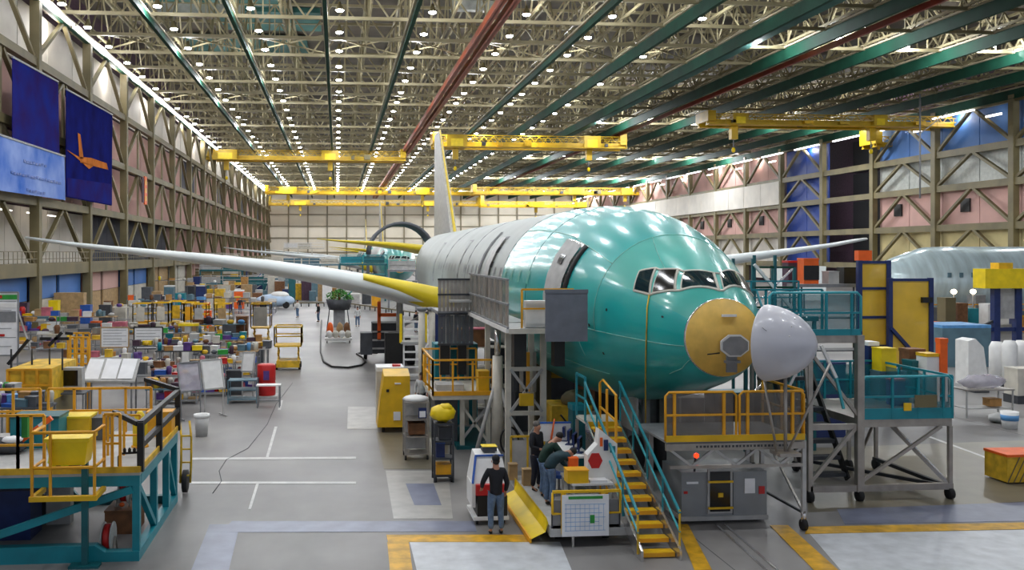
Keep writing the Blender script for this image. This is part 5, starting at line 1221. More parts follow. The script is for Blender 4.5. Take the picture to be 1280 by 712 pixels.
M().b2((-.95, -.6, .2), (.95, .6, .35)).build('bed', 'white', t); castors(t, [(-.8, -.45), (.8, -.45), (-.8, .45), (.8, .45)], .12)
for x in (-.9, .9): M().bar((x, .5, .3), (x*.7, .4, 2.4), .07).build('upright', 'charcoal', t)
for k, (x, y, z, c, lb) in enumerate(((-.65, -.3, .35, 'white', 'white sack at front left of the aisle cart'), (-.2, -.3, .35, 'offwhite', 'cream sack at front middle left of the aisle cart'), (.25, -.3, .35, 'white', 'white sack at front middle right of the aisle cart'), (.68, -.3, .35, 'offwhite', 'cream sack at front right of the aisle cart'), (-.6, .2, .35, 'orange', 'orange sack standing high at the back left of the aisle cart'), (.1, .25, .35, 'tan', 'tan sack at the back middle of the aisle cart'), (.6, .2, .35, 'brown', 'brown sack at the back right of the aisle cart'))):
    g_ = BG(423, 428); h = .55 if k < 4 else 1.1
    tag(M().blob((0, 0, h/2), (.24, .22, h/2), 10, 7, .15).build('sack', c, None, (g_[0]+x, g_[1]+y, z)), lb, 'sack')
tag(M().path([G(402, 400, .06), G(401, 425, .06), G(401, 440, .06), G(405, 452, .06), G(415, 458, .06), G(435, 459, .06), G(452, 456, .06), G(457, 452, .06), G(453, 446, .06), G(446, 442, .06), G(452, 440, .06), G(472, 441, .06)], .06).build('hose', 'black'), 'black hose looping across the aisle floor', 'hose')
for (p, q, lab) in (((262, 383), (405, 383), 'long low dark barrier crossing the far aisle, left of the potted tree'), ((438, 384), (545, 400), 'long low dark barrier running right of the potted tree toward the wing')):
    a, b = G(*p), G(*q); t = T('low_barrier', lab, 'barrier', (0, 0, 0)); M().bar(a+V(0, 0, .45), b+V(0, 0, .45), .15, .12).build('top_rail', 'olive_steel', t)
    for k in range(16): c = a+(b-a)*(k/15); M().bar(c, c+V(0, 0, .4), .12).build('post', 'charcoal', t)
t = T('covered_vehicle', 'low vehicle under a blue and white cover at the far left of the aisle', 'vehicle', (P(344, 375, 108).x, 108, 0))
M().blob((0, 0, .9), (2.3, 1.2, .75), 18, 10, .06).build('cover', 'pale_cover', t); M().blob((.5, 0, 1.5), (1.1, .9, .45), 14, 8, .05).build('cover_top', 'white', t)
for x in (-1.3, 1.3): M().lathe([(.25, -.12), (.4, -.12), (.4, .12), (.25, .12)], (x, -.8, .4), 14, 'Y').build('wheel', 'rubber', t)
# forked lift, ladder lift, black case between aisle and lift platform
a = G(484, 455)
t = T('order_picker', 'orange-topped forked lift truck with dark body left of the yellow ladder lift', 'lift', (P(478, 400, 55).x, 55, 0))
for x in (-.2, 1.1): M().bar((x, 0, 1.2), (x, 0, 3.5), .2).build('fork', 'orange', t)
M().b2((-.6, 0, .4), (1.3, 1.6, 2.2)).build('body', 'charcoal', t); M().b2((-1.3, .2, .3), (-.6, 1.4, 1.6)).build('side_case', 'dark_grey', t); M().b2((-.2, -.1, 2.6), (1.1, .1, 2.8)).build('cross_bar', 'orange', t)
for k in range(3): M().bar((-.6, -.05, .7+k*.5), (1.3, -.05, .7+k*.5), .1).build('step', 'light_grey', t)
for x in (-1.0, 1.0): M().lathe([(.2, -.1), (.3, -.1), (.3, .1), (.2, .1)], (x, .5, .3), 12, 'X').build('wheel', 'rubber', t)
boxy('tall black equipment case in front of the orange-topped forked lift', 'case', 'equipment_case', (P(493, 440, 48).x, 48.5, 0), (.95, .8, 2.2), 'black')
Y = 46; xa_, xb_ = P(501, 430, Y).x, P(532, 430, Y).x; xm_ = (xa_+xb_)/2
t = T('ladder_lift', 'white rung ladder lift with bright yellow side rails at the top', 'lift', (xm_, Y, 0)); hw = (xb_-xa_)/2
for x in (-hw, hw): M().bar((x, 0, 1.9), (x, 0, 3.35), .13).build('yellow_rail', 'bright_yellow', t); M().bar((x*.75, .05, .1), (x*.75, .05, 3.1), .08).build('side_rail', 'white', t)
for k in range(8): M().bar((-hw*.75, 0, .3+k*.38), (hw*.75, 0, .3+k*.38), .09).build('rung', 'white', t)
M().b2((-hw, -.1, 1.85), (hw, .9, 1.95)).build('platform', 'light_grey', t); M().b2((-hw, -.1, .05), (hw, 1.1, .2)).build('base', 'light_grey', t)
# ================================================================ BANNERS ON THE LEFT WALL
mat('banner_blue', '1c2a80', .9, 0, .2, .4, spec=.02, col2='2c1b58'); mat('banner_dusk', '100e4c', .9, 0, .2, .4, spec=.02, col2='101c70'); mat('banner_pale', '9fb4e8', .9, 0, .1, .3, spec=.02, col2='4670c8')
def banner(label, pxs, X, m):   # pxs: top-left, top-right, bottom-right, bottom-left
    t = T('banner', label, 'banner', (X, 0, 0)); ps = [PX(x, y, X) for x, y in pxs]; ps = [V(0, p.y, p.z) for p in ps]
    M().poly(ps, (.05, 0, 0)).build('cloth', m, t)
    M().bar(ps[0]+V(.03, 0, .05), ps[1]+V(.03, 0, .05), .15).build('top_bar', 'grey', t); return t, ps
XB = XL+.8
t, ps = banner('tall plain blue-purple banner above the pale text banner on the left wall', [(15, 72), (72, 103), (74, 200), (15, 180)], XB, 'banner_blue')
t, ps = banner('dark blue banner showing an orange airplane on the left wall', [(82, 112), (140, 144), (139, 257), (82, 246)], XB, 'banner_dusk')
def bp(x, y, o=.09): p = PX(x, y, XB); return V(o, p.y, p.z)
mat('banner_orange', 'cf7a38', .9, 0, .15, .8, spec=.02)
m = M(); m.poly([bp(99, 196), bp(112, 197), bp(132, 204), bp(134, 212), bp(118, 208), bp(99, 203)], (.02, 0, 0)); m.poly([bp(96, 166), bp(99, 168), bp(103, 198), bp(98, 198)], (.02, 0, 0)); m.poly([bp(82, 187), bp(99, 197), bp(99, 201)], (.02, 0, 0)); m.poly([bp(100, 202), bp(116, 207), bp(110, 211)], (.02, 0, 0))
m.build('airplane_print', 'banner_orange', t); M().poly([bp(83, 222), bp(139, 230), bp(139, 256), bp(83, 245)], (-.02, 0, 0)).build('dark_print', 'banner_blue', t)
t, ps = banner('pale blue banner with blue lettering at the far left', [(-14, 165), (80, 196), (81, 250), (-14, 236)], XB+.12, 'banner_pale')
m = M()
for (x0_, x1_, y_, n_) in ((26, 56, 200, 8), (10, 74, 214, 18), (30, 54, 236, 7)):
    for k in range(n_):
        a = x0_+(x1_-x0_)*k/n_; b = a+(x1_-x0_)/n_*.7; yy = y_+(a-x0_)*.22-(0 if k % 3 else .8)
        m.poly([bp(a, yy), bp(b, yy+.4), bp(b, yy+3.4), bp(a, yy+3)], (.02, 0, 0))
m.build('lettering', 'blue', t)
for k, (y, z) in enumerate(((PX(177, 230, XL).y, 12.6),)):
    t = T('hanging_sign', 'orange vertical sign on the left wall truss beyond the banners', 'sign', (XL+.4, y, z)); M().b2((0, -.7, 0), (.15, .7, 3.6)).build('face', 'orange', t); M().b2((0, -1.9, .2), (.1, -.75, 3.4)).build('side_panel', 'plum', t)
    for q in range(3): M().b2((.15, -.4, .5+q), (.17, .4, 1.1+q)).build('letter_block', 'yellow', t)
for (px_, py0, py1, lab) in ((52, 395, 425, 'a'),): pass
# ================================================================ CRANES
def crane(label, x0_, x1_, Y, z, gap=3.2, depth=1.3, cabs=(), lamps_=(), m_='crane_yellow'):
    t = T('overhead_crane', label, 'crane', ((x0_+x1_)/2, Y, z)); L = (x1_-x0_)/2
    for y in (-gap/2, gap/2):
        M().b2((-L, y-.2, 0), (L, y+.2, depth*.45)).build('girder', m_, t); M().b2((-L, y-.45, -.1), (L, y+.45, 0)).build('girder_flange', 'yellow', t)
        g_ = M(); n = int(L*2/1.6)
        for k in range(n): x = -L+k*2*L/n; w2 = 2*L/n; g_.bar((x, y, depth*.45), (x+w2/2, y, depth), .09); g_.bar((x+w2/2, y, depth), (x+w2, y, depth*.45), .09)
        g_.build('girder_lattice', m_, t); M().b2((-L, y-.1, depth), (L, y+.1, depth+.15)).build('upper_chord', m_, t)
    rc = random.Random(int(x0_*7))
    for k in range(int(L/1.7)):
        x = rc.uniform(-L+1, L-2); w2 = rc.uniform(.5, 1.6); h2 = rc.uniform(.3, 1.1); y = rc.choice((-gap/2-.7, 0, gap/2)); c2 = rc.choice(('crane_yellow', 'yellow', 'olive_steel', 'bright_yellow', 'charcoal'))
        M().b2((x, y-.3, depth*.1), (x+w2, y+.3, depth*.1+h2)).build('equipment_box', c2, t)
    for x in (-L+.5, L-.5): M().b2((x-.6, -gap/2-.8, depth*.3), (x+.6, gap/2+.8, max(depth+.5, ZR-z))).build('end_truck', m_, t)
    n = int(L*2/2.5); g_ = M()
    for k in range(n+1): x = -L+k*2*L/n; g_.bar((x, -gap/2-.9, 0), (x, -gap/2-.9, 1.2), .07)
    for zz_ in (.6, 1.2): g_.bar((-L, -gap/2-.9, zz_), (L, -gap/2-.9, zz_), .07)
    g_.build('walkway_railing', m_, t); M().b2((-L, -gap/2-.95, -.05), (L, -gap/2-.3, .03)).build('walkway', m_, t)
    for k, (fx, w_) in enumerate(cabs):
        x = -L+fx*2*L; w_ *= .6
        M().b2((x-w_/2, -gap/2-1.0, 0), (x+w_/2, gap/2+.3, depth+.1)).build('trolley', m_, t); M().b2((x-w_*.3, -gap/2-1.02, .1), (x+w_*.3, -gap/2-1.0, depth*.7)).build('trolley_panel', 'bright_yellow', t)
        M().b2((x-.5, -.5, -2.0), (x+.5, .5, 0)).build('hoist', m_, t); M().tube((x, 0, -3.4), (x, 0, -2), .07).build('hook_cable', 'grey', t); M().blob((x, 0, -3.6), (.3, .3, .4), 8, 6).build('hook', 'bright_yellow', t)
    return t
def span(px0, px1, Y): return P(px0, 200, Y).x, P(px1, 200, Y).x
def cz(y, Y): return CH+(CY-y)*Y/FP
for (a, b, yb, Y, dp, cabs, lab) in (
    (258, 506, 202, 192, 1.9, ((.1, 8), (.62, 6)), 'yellow overhead crane on the left, in front of the far cranes'),
    (540, 778, 184, 162, 2.0, ((.12, 6), (.82, 5)), 'yellow overhead crane in mid ceiling beside the tail fin'),
    (878, 1256, 152, 134, 1.5, ((.1, 4), (.55, 3.5), (.9, 4)), 'nearest long yellow overhead crane at upper right'),
    (332, 610, 243, 290, 2.0, ((.1, 9), (.7, 7)), 'far yellow crane, upper of the two spanning the left back'),
    (335, 600, 257, 345, 1.8, ((.15, 12), (.75, 8)), 'farthest yellow crane against the left half of the back wall'),
    (590, 905, 242, 280, 2.0, ((.4, 8), (.6, 6)), 'far yellow crane, upper one above the silver fuselage crown'),
    (600, 830, 258, 335, 1.8, ((.3, 9), (.55, 8)), 'farthest yellow crane against the right half of the back wall'),
    (1085, 1200, 178, 150, 1.6, ((.5, 4),), 'short yellow crane below the nearest long one at upper right')):
    x0_, x1_ = span(a, b, Y); t = crane(lab, x0_, x1_, Y, min(cz(yb, Y), 26.0), cabs=cabs, depth=dp)
# crane hanging ladder/hook lines at right
t = T('hanging_pipe', 'thin grey hanging pipe with hook before the right wall', 'pipe', (P(1150, 250, 121.6).x, 121.6, 0)); M().tube((0, 0, 14), (0, 0, 28.8), .12).build('pipe', 'grey', t); M().bar((0, 0, 23), (4, 0, 26), .1).build('arm', 'light_grey', t)
# ================================================================ RIGHT SIDE STANDS
a = G(1187, 622); b = G(1072, 626); YR = b.y
zu, zl = 4.28, 2.1; X0_ = P(962, 400, YR).x; X1_ = P(1076, 400, YR).x; X2_ = P(1190, 500, YR).x; YB = YR+3.4
t = T('tall_access_stand', 'silver rolling stand with two teal railed decks joined by stairs, right of the nose', 'scaffold', (0, 0, 0))
M().b2((X0_, YR, zu-.2), (X1_, YR+1.9, zu)).build('upper_deck', 'steel', t)
M().b2((X1_-.02, YR, zl-.2), (X2_, YB, zl)).build('lower_deck', 'steel', t)
M().b2((X0_, YR-.02, zu), (X1_, YR+.02, zu+.16)).build('toe_board', 'teal', t); M().b2((X1_, YR-.02, zl), (X2_, YR+.02, zl+.28)).build('toe_board', 'teal', t)
for (p, q, z) in ((X0_, X1_, zu), (X1_+.05, X2_, zl)):
    M().path([(p, YR, z), (p, YR, z+1.02), (p+.08, YR, z+1.1), (q-.1, YR, z+1.1), (q, YR, z+1.0), (q, YR, z+.1)], .035, 8).build('top_rail', 'teal_light', t)
    M().bar((p, YR, z+.58), (q, YR, z+.58), .05).build('middle_rail', 'teal', t)
    for f in (.33, .62, .9): M().bar((p+(q-p)*f, YR, z), (p+(q-p)*f, YR, z+1.1), .055).build('post', 'teal', t)
    M().b2((p+.03, YR+.06, z+.1), (q-.03, YR+.07, z+1.05)).build('mesh_panel', 'teal_mesh' if 'teal_mesh' in MATS else (mat('teal_mesh', '15808c', .5, .2, .15, 4, alpha=.45) and 'teal_mesh'), t)
guard(t, (X2_, YR), (X2_, YB), zl, 1.1, 'teal', 4, .055, 1, 'teal_mesh'); guard(t, (X1_+.1, YB), (X2_, YB), zl, 1.1, 'teal', 4, .055, 1, 'teal_mesh'); guard(t, (X0_, YR+1.9), (X1_, YR+1.9), zu, 1.1, 'teal', 4, .055, 1)
M().b2((X2_-1.05, YR-.06, zl+.3), (X2_-.45, YR-.03, zl+.62)).build('sign_plate', 'olive_steel', t); M().b2((X2_-1.35, YR-.06, zl+.22), (X2_-1.15, YR-.03, zl+.42)).build('sign_plate', 'yellow', t)
for x in (X2_-.42, X2_-.2): M().bar((x, YR-.06, zl+.45), (x, YR-.06, zl+1.08), .045).build('gate_post', 'light_grey', t)
xleft = P(1012, 600, YR).x
M().bar((X1_-.04, YR, .25), (X1_-.04, YR, zu), .18).build('leg', 'steel', t)
M().bar((X2_-.06, YR, .25), (X2_-.06, YR, zl-.2), .1).build('leg', 'steel', t); M().bar((xleft, YR, .25), (xleft, YR, zu-.2), .12).build('leg', 'steel', t)
for x in (xleft, X1_-.04, X2_-.9, X2_-.06): M().bar((x, YB-.1, .2), (x, YB-.1, zl-.2 if x > X1_-.1 else zu-.2), .09).build('leg', 'steel', t)
M().b2((xleft, YR-.06, .26), (X2_, YR+.06, .42)).build('base_beam', 'steel', t); M().bar((X2_-.06, YR, .3), (X2_-.06, YB, .3), .1).build('base_beam', 'charcoal', t); M().bar((X1_+.2, YB, .3), (X2_-.1, YR+.2, .3), .09).build('base_beam', 'charcoal', t)
M().bar((X1_, YR, .5), (X2_-.3, YR, zl-.2), .08).build('brace', 'steel', t); M().bar((X2_-.08, YR+.05, .4), (X2_-1.1, YR+1.2, zl-.2), .1).build('brace', 'bright_steel', t); M().bar((X1_-.1, YR+.05, .9), (X2_-.8, YR+2, zl-.2), .06).build('brace', 'steel', t)
M().bar((xleft, YR, .5), (X1_-.1, YR, zl-.15), .09).build('brace', 'steel', t); M().bar((xleft, YR, zl+.2), (X0_+.9, YR, zu-.2), .08).build('brace', 'steel', t)
M().bar((X0_+.5, YR-.02, zu-1.3), (X0_+1.05, YR-.02, zu-.2), .07).build('brace', 'bright_steel', t); M().bar((X0_+.95, YR, zu-.25), (X1_-.08, YR, zl+.1), .08).build('brace', 'steel', t)
M().b2((xleft, YR-.03, zl-.25), (X1_, YR+.05, zl-.1)).build('beam', 'steel', t)
castors(t, [(X1_-.04, YR), (X2_-.06, YR), (xleft, YR), (X2_-.06, YB-.1), (xleft, YB-.1), (X1_-.04, YB-.1), (X2_-.9, YB-.1)], .15, .12)
ns = 10
for k in range(ns):
    y = YR+.35+k*.27; z = zl+(zu-zl)*(k+.5)/ns-1.2+.0
    M().b2((xleft+.1, YR+.3+k*.28, .56+k*.38), (X1_-.2, YR+.56+k*.28, .66+k*.38)).build('stair_tread', 'charcoal', t)
for x in (xleft+.08, X1_-.18): M().bar((x, YR+.3, .5), (x, YR+.35+ns*.28, .5+ns*.38), .06, .2).build('stair_stringer', 'black', t)
M().bar((xleft+.05, YR+.2, 1.4), (xleft+.05, YR+.3+ns*.28, 1.5+ns*.38), .05).build('stair_rail', 'teal', t); M().bar((X0_+1.35, YR-.05, zu-.25), (X0_+1.75, YR-.05, zl+1.1), .07).build('stair_rail', 'white', t)
M().bar((X0_+1.75, YR-.05, zl+1.1), (X0_+1.95, YR-.05, zl+.3), .06).build('stair_rail', 'teal_light', t)
def bx(label, cat, name, px, Y, z0, z1, wpx, m_, d=.5, **k):
    v = P(px, 400, Y); return boxy(label, cat, name, (v.x, Y, z0), (wpx*Y/FP, d, z1-z0), m_, **k)
bx('orange upright cylinder-like safety tube at the right end of the lower teal deck', 'tube', 'safety_tube', 1177, 25.6, zl, 3.9, 10, 'orange', .22)
bx('pale equipment cabinet on the lower teal deck', 'cabinet', 'deck_cabinet', 1110, 25.8, zl, 2.95, 36, 'slate_blue')
bx('bright yellow open box standing on the pale deck cabinet', 'box', 'yellow_box', 1105, 25.8, 2.95, 3.62, 20, 'bright_yellow')
bx('white and yellow machine near the orange tube on the lower teal deck', 'machine', 'deck_machine', 1160, 25.8, zl, 3.45, 18, 'white', lid='yellow')
bx('teal cloth-covered case beside the white and yellow deck machine', 'case', 'deck_case', 1143, 26.2, zl, 3.2, 20, 'teal_dark')
bx('heap case with purple and red stock behind the teal mesh, lower deck', 'case', 'stock_case', 1122, 24.8, zl, 2.85, 22, 'purple', .35, lid='pink')
bx('red-brown low plank box behind the yellow box', 'box', 'plank_box', 1140, 26.6, zl, 3.5, 22, 'brown')
bx('blue drum-like case left of the yellow box on the lower deck', 'case', 'blue_case', 1086, 26.4, zl, 3.75, 14, 'navy', lid='white')
# yellow screens with navy frames
def screen(label, p0, p1, Y, z0, z1, hasmid):
    t = T('welding_screen', label, 'screen', (0, Y, 0)); a = P(p0, 400, Y).x; b = P(p1, 400, Y).x
    M().b2((a+.05, -.01, z0), (b-.05, .01, z1)).build('amber_film', 'yellow_film', t)
    for x in (a, b): M().bar((x, 0, 0), (x, 0, z1+.12), .16).build('post', 'navy', t); M().bar((x, -.4, .06), (x, .4, .06), .12).build('foot', 'navy', t)
    for z in ((z0, z1+.05)+((z0+(z1-z0)*.35, z0+(z1-z0)*.7) if hasmid else ())): M().bar((a, 0, z), (b, 0, z), .1).build('cross_bar', 'navy', t)
    return t
screen('tall narrow amber screen in a navy frame behind the teal stand', 1074, 1110, 33, 2.9, 6.0, True)
t = screen('wide amber screen in a navy frame right of the narrow one', 1112, 1163, 32.6, 2.2, 5.35, False); M().bar((P(1112, 0, 32.6).x, -.1, 3.6), (P(1142, 0, 32.6).x, -.1, 2.6), .12).build('brace', 'navy', t)
M().b2((P(1157, 0, 32.6).x-.2, -.15, 4.55), (P(1163, 0, 32.6).x, 0, 4.75)).build('latch', 'black', t)
# rack with orange machine
v = P(1035, 400, 34)
t = rack('high dark equipment rack behind the upper teal deck', (v.x, 34, 0), 2.6, .9, 5.2, 5, 'charcoal'); M().b2((-1.4, -.5, 5.1), (1.5, .5, 5.22)).build('top_shelf', 'grey', t)
t = bx('orange machine with a black front panel on the high rack', 'machine', 'orange_machine', 1010, 34, 5.22, 6.2, 20, 'orange'); M().b2((-.3, -.28, .15), (.3, -.25, .7)).build('front_panel', 'black', t)
bx('rounded grey unit in the middle of the high rack', 'machine', 'grey_unit', 1038, 34, 5.22, 5.7, 14, 'light_grey')
bx('black boxed unit at the right of the high rack', 'machine', 'black_unit', 1058, 34, 5.22, 5.85, 16, 'black')
bx('dark red unit left of the orange machine', 'machine', 'red_unit', 988, 35, 4.9, 6.1, 14, 'plum', lid='red'); rack('grey support rack under the dark red unit', (P(985, 400, 35).x-.0, 35, 0), .9, .8, 4.9, 4, 'grey')
t = T('navy_post_frame', 'dark navy post frame with an orange cap left of the amber screens', 'frame', (P(1070, 400, 34.5).x+.45, 34.5, 0)); M().bar((-.15, 0, 0), (-.15, 0, 6.1), .3).build('post', 'navy', t); M().b2((-.4, -.1, 6.1), (.15, .2, 6.5)).build('cap', 'orange', t); M().bar((-.6, 0, .06), (.4, 0, .06), .12).build('foot', 'navy', t)
# green scaffold behind the nose
t = T('green_scaffold', 'green and silver scaffold just behind the right side of the nose', 'scaffold', (P(948, 350, 31).x+.3, 31, 0))
for x in (-.5, .3, 1.0):
    for y in (0, 1.6): M().bar((x, y, 0), (x, y, 6.5-abs(x)*.6), .09).build('post', 'teal_dark', t)
for z in (1.5, 3, 4.5, 5.2, 5.9): M().bar((-.5, 0, z), (1.0, 0, z), .07).build('ledger', 'green_rail', t)
for z in (1.5, 3, 4.5): M().bar((-.5, 0, z), (1.0, 0, z+1.4), .06).build('brace', 'bright_steel', t)
M().bar((-.5, -.1, 6.0), (1.1, -.1, 4.2), .1).build('handrail', 'white', t)
# teal platform behind the scaffold
t = T('teal_dock', 'teal railed dock platform behind the raised radome', 'platform', (P(975, 380, 28.5).x, 28.5, 0)); M().b2((-1.2, 0, 4.2), (1.3, 1.4, 4.35)).build('deck', 'teal_dark', t)
guard(t, (-1.2, 1.3), (1.3, 1.3), 4.35, 1.1, 'teal', 4)
for x in (-1.1, 1.2): M().bar((x, .1, 0), (x, .1, 4.2), .1).build('leg', 'teal_dark', t)
# right background objects
bx('large slate blue container with pale top behind the amber screens', 'container', 'container', 1190, 50, 0, 2.35, 66, 'slate_blue', 2.5, lid='sky_blue')
for k, (p, Y, w_, h) in enumerate(((1222, 40, 20, 2.35), (1246, 41, 18, 2.2), (1262, 40.5, 14, 2.3), (1277, 41, 14, 2.25))):
    v = P(p, 400, Y); t = T('wrapped_panel', ('tall white wrapped panel, leftmost of four by the right edge', 'white wrapped roll, second of four by the right edge', 'white wrapped roll, third of four by the right edge', 'white wrapped roll cut by the right edge')[k], 'panel', (v.x, Y, 0))
    if k == 0: M().poly([(-.45, 0, .3), (.55, 0, .3), (.3, 0, h-.3), (-.1, 0, h+.1), (-.45, 0, h)], (0, .9, 0)).build('cover', 'white', t)
    else: M().lathe([(.25, .3), (.33, .4), (.33, h-.25), (.22, h), (.02, h)], n=16).build('cover', 'white', t)
    M().b2((-.35, -.3, 0), (.35, .5, .3)).build('base', 'charcoal', t)
t = T('gantry_unit', 'yellow box unit carried on navy gantry posts at the right edge', 'gantry', (P(1252, 350, 58).x, 58, 0))
M().b2((-1.6, -.6, 4.05), (1.9, .6, 5.35)).build('yellow_box', 'bright_yellow', t); M().b2((-.5, -.4, 5.35), (.5, .4, 5.75)).build('top_box', 'yellow', t)
for x in (-.45, 1.1): M().bar((x, 0, .0), (x, 0, 4.05), .42).build('post', 'navy', t)
M().bar((-2.8, 0, 1.3), (2.6, 0, 1.3), .25).build('cross_beam', 'navy', t); M().bar((-2.6, 0, .9), (-.5, 0, 1.9), .16).build('brace', 'charcoal', t); M().b2((-.2, -.05, 2), (.9, .05, 4)).build('pale_panel', 'light_grey', t)
a = G(1222, 522)
t = table('steel work table heaped with clear plastic near the right edge', (a.x+.5, a.y+.4, 0), 2.0, .9, 1.1, 'steel', 'light_grey')
tag(M().blob((0, 0, .2), (.9, .4, .28), 20, 10, .35).build('plastic_heap', 'film', None, (a.x+.5, a.y+.4, 1.14)), 'crumpled clear plastic heaped on the right steel table', 'plastic')
tag(M().blob((0, 0, .15), (.5, .35, .2), 16, 8, .3).build('cloth_heap', 'light_grey', None, (a.x+.2, a.y-1.0, .02)), 'grey crumpled sheet lying on the floor before the steel table', 'sheet')
boxy('brown carton under the plastic-heaped steel table', 'box', 'carton', (a.x+.9, a.y+.4, .4), (.5, .4, .3), 'cardboard')
a = G(1262, 535); t = T('bucket', 'white bucket with a blue band near the right edge', 'bucket', (a.x, a.y, 0)); M().lathe([(.24, 0), (.3, .62), (.26, .6)], n=16).build('body', 'white', t); M().lathe([(.285, .3), (.3, .5), (.28, .5)], n=16).build('band', 'sky_blue', t)
a = G(1283, 604); t = T('mesh_crate', 'yellow mesh crate with an orange top cut by the right edge', 'crate', (a.x+.1, a.y+.4, 0))
M().b2((-.7, -.45, .05), (.7, .45, .75)).build('body', 'worn_yellow', t); M().b2((-.72, -.47, .75), (.72, .47, .82)).build('top', 'orange', t)
for k in range(8): M().bar((-.7+k*.175, -.47, .05), (-.7+min(k+2, 8)*.175, -.47, .75), .02).build('wire', 'olive_steel', t)
bx('white machine on dark wheels at the right edge below the rolls', 'machine', 'white_machine', 1276, 37, .35, 1.5, 28, 'offwhite', .8); boxy('dark wheeled base below the white machine at the right edge', 'base', 'dark_base', (P(1276, 400, 37).x, 37, 0), (.95, .85, .34), 'charcoal')
# clutter under the silver fuselage
cl_ = [('orange', 'orange'), ('dark grey', 'charcoal'), ('moss green', 'olive_steel'), ('amber', 'amber'), ('brown', 'brown'), ('pale', 'offwhite'), ('teal', 'teal'), ('grey', 'grey'), ('red', 'plum'), ('white', 'white')]
for k in range(10):
    px_ = 1168+k*7.5; Y = 66+(k*5 % 9)*.6
    bx('%s equipment case below the silver fuselage, %s from left' % (cl_[k][0], ('first', 'second', 'third', 'fourth', 'fifth', 'sixth', 'seventh', 'eighth', 'ninth', 'tenth')[k]), 'case', 'equipment_case', px_, Y, 0, 1.2+(k*7 % 5)*.45, 14, cl_[k][1], 1.0)
t = T('work_gantry', 'long amber-railed work gantry under the silver fuselage', 'gantry', (P(1210, 380, 70).x, 70, 0)); M().b2((-4, 0, 1.2), (5, 1, 1.35)).build('deck', 'worn_yellow', t); guard(t, (-4, 0), (5, 0), 1.35, .9, 'amber', 7, .08)
for x in (-3.8, 0, 4.8): M().bar((x, .2, 0), (x, .2, 1.2), .15).build('leg', 'amber', t)
for k, px_ in enumerate((1188, 1212)):
    v = P(px_, 366, 69); t = T('work_lamp', ('small bright work lamp under the silver fuselage, left one', 'small bright work lamp under the silver fuselage, right one')[k], 'lamp', (v.x, 68.6, 0)); M().tube((0, 0, 0), (0, 0, 3.2), .05).build('pole', 'grey', t); M().blob((0, 0, 3.35), (.22, .22, .2), 8, 6).build('bulb', 'lamp_warm', t)
# dark equipment under and beside the belly
for (lab, nm, px_, Y, z1, w_, m_, lid) in (
    ('black generator box under the belly, behind the tripod jack', 'generator', 652, 33, 2.4, 22, 'charcoal', 'black'),
    ('tall olive tool cabinet beside the black generator box', 'tool_cabinet', 676, 34.5, 2.6, 20, 'olive_steel', None),
    ('dark slate pump unit under the teal belly, left of the nose gear', 'pump_unit', 700, 36, 1.6, 30, 'dark_grey', 'worn_yellow'),
    ('brown packing case under the belly beside the slate pump unit', 'packing_case', 732, 37, 1.55, 30, 'brown', 'charcoal'),
    ('black power unit under the belly just left of the nose gear', 'power_unit', 762, 34, 1.5, 30, 'black', 'dark_grey'),
    ('pale grey tall panel cart right behind the nose gear', 'panel_cart', 800, 31, 1.7, 44, 'grey', 'light_grey'),
    ('dark grey trunk behind the nose platform, under the chin', 'trunk', 850, 30, 1.6, 50, 'charcoal', None),
    ('teal-lidded black trunk behind the right half of the nose platform', 'trunk', 915, 31, 1.6, 60, 'black', 'teal_dark'),
    ('olive trunk behind the radome prop stand', 'trunk', 975, 32, 1.9, 46, 'olive_steel', 'charcoal'),
    ('black crate far under the left side of the belly', 'crate', 668, 44, 2.2, 22, 'black', None),
    ('tan crate far under the left side of the belly', 'crate', 640, 42, 2.3, 20, 'tan', None),
    ('navy crate behind the stair end of the tall silver stand', 'crate', 1030, 31, 2.6, 40, 'navy', None),
    ('dark teal crate stacked low behind the silver stand legs', 'crate', 1052, 33, 1.9, 22, 'teal_dark', None),
    ('charcoal crate in the shade right of the navy stair crate', 'crate', 1100, 36, 1.4, 40, 'charcoal', None)):
    bx(lab, 'crate' if 'crate' in nm else 'equipment', nm, px_, Y, 0, z1, w_, m_, .9, lid=lid)
    v = P(px_, 400, Y)
for k, (px_, Y) in enumerate(((628, 39), (690, 41), (742, 43))):
    rack(('charcoal shelving with cylinders under the belly, left one', 'charcoal shelving under the belly, middle one', 'charcoal shelving under the belly, right one')[k], (P(px_, 400, Y).x, Y, 0), 1.4, .7, 1.7 if k else 2.6, 4, 'charcoal', back='dark_grey')
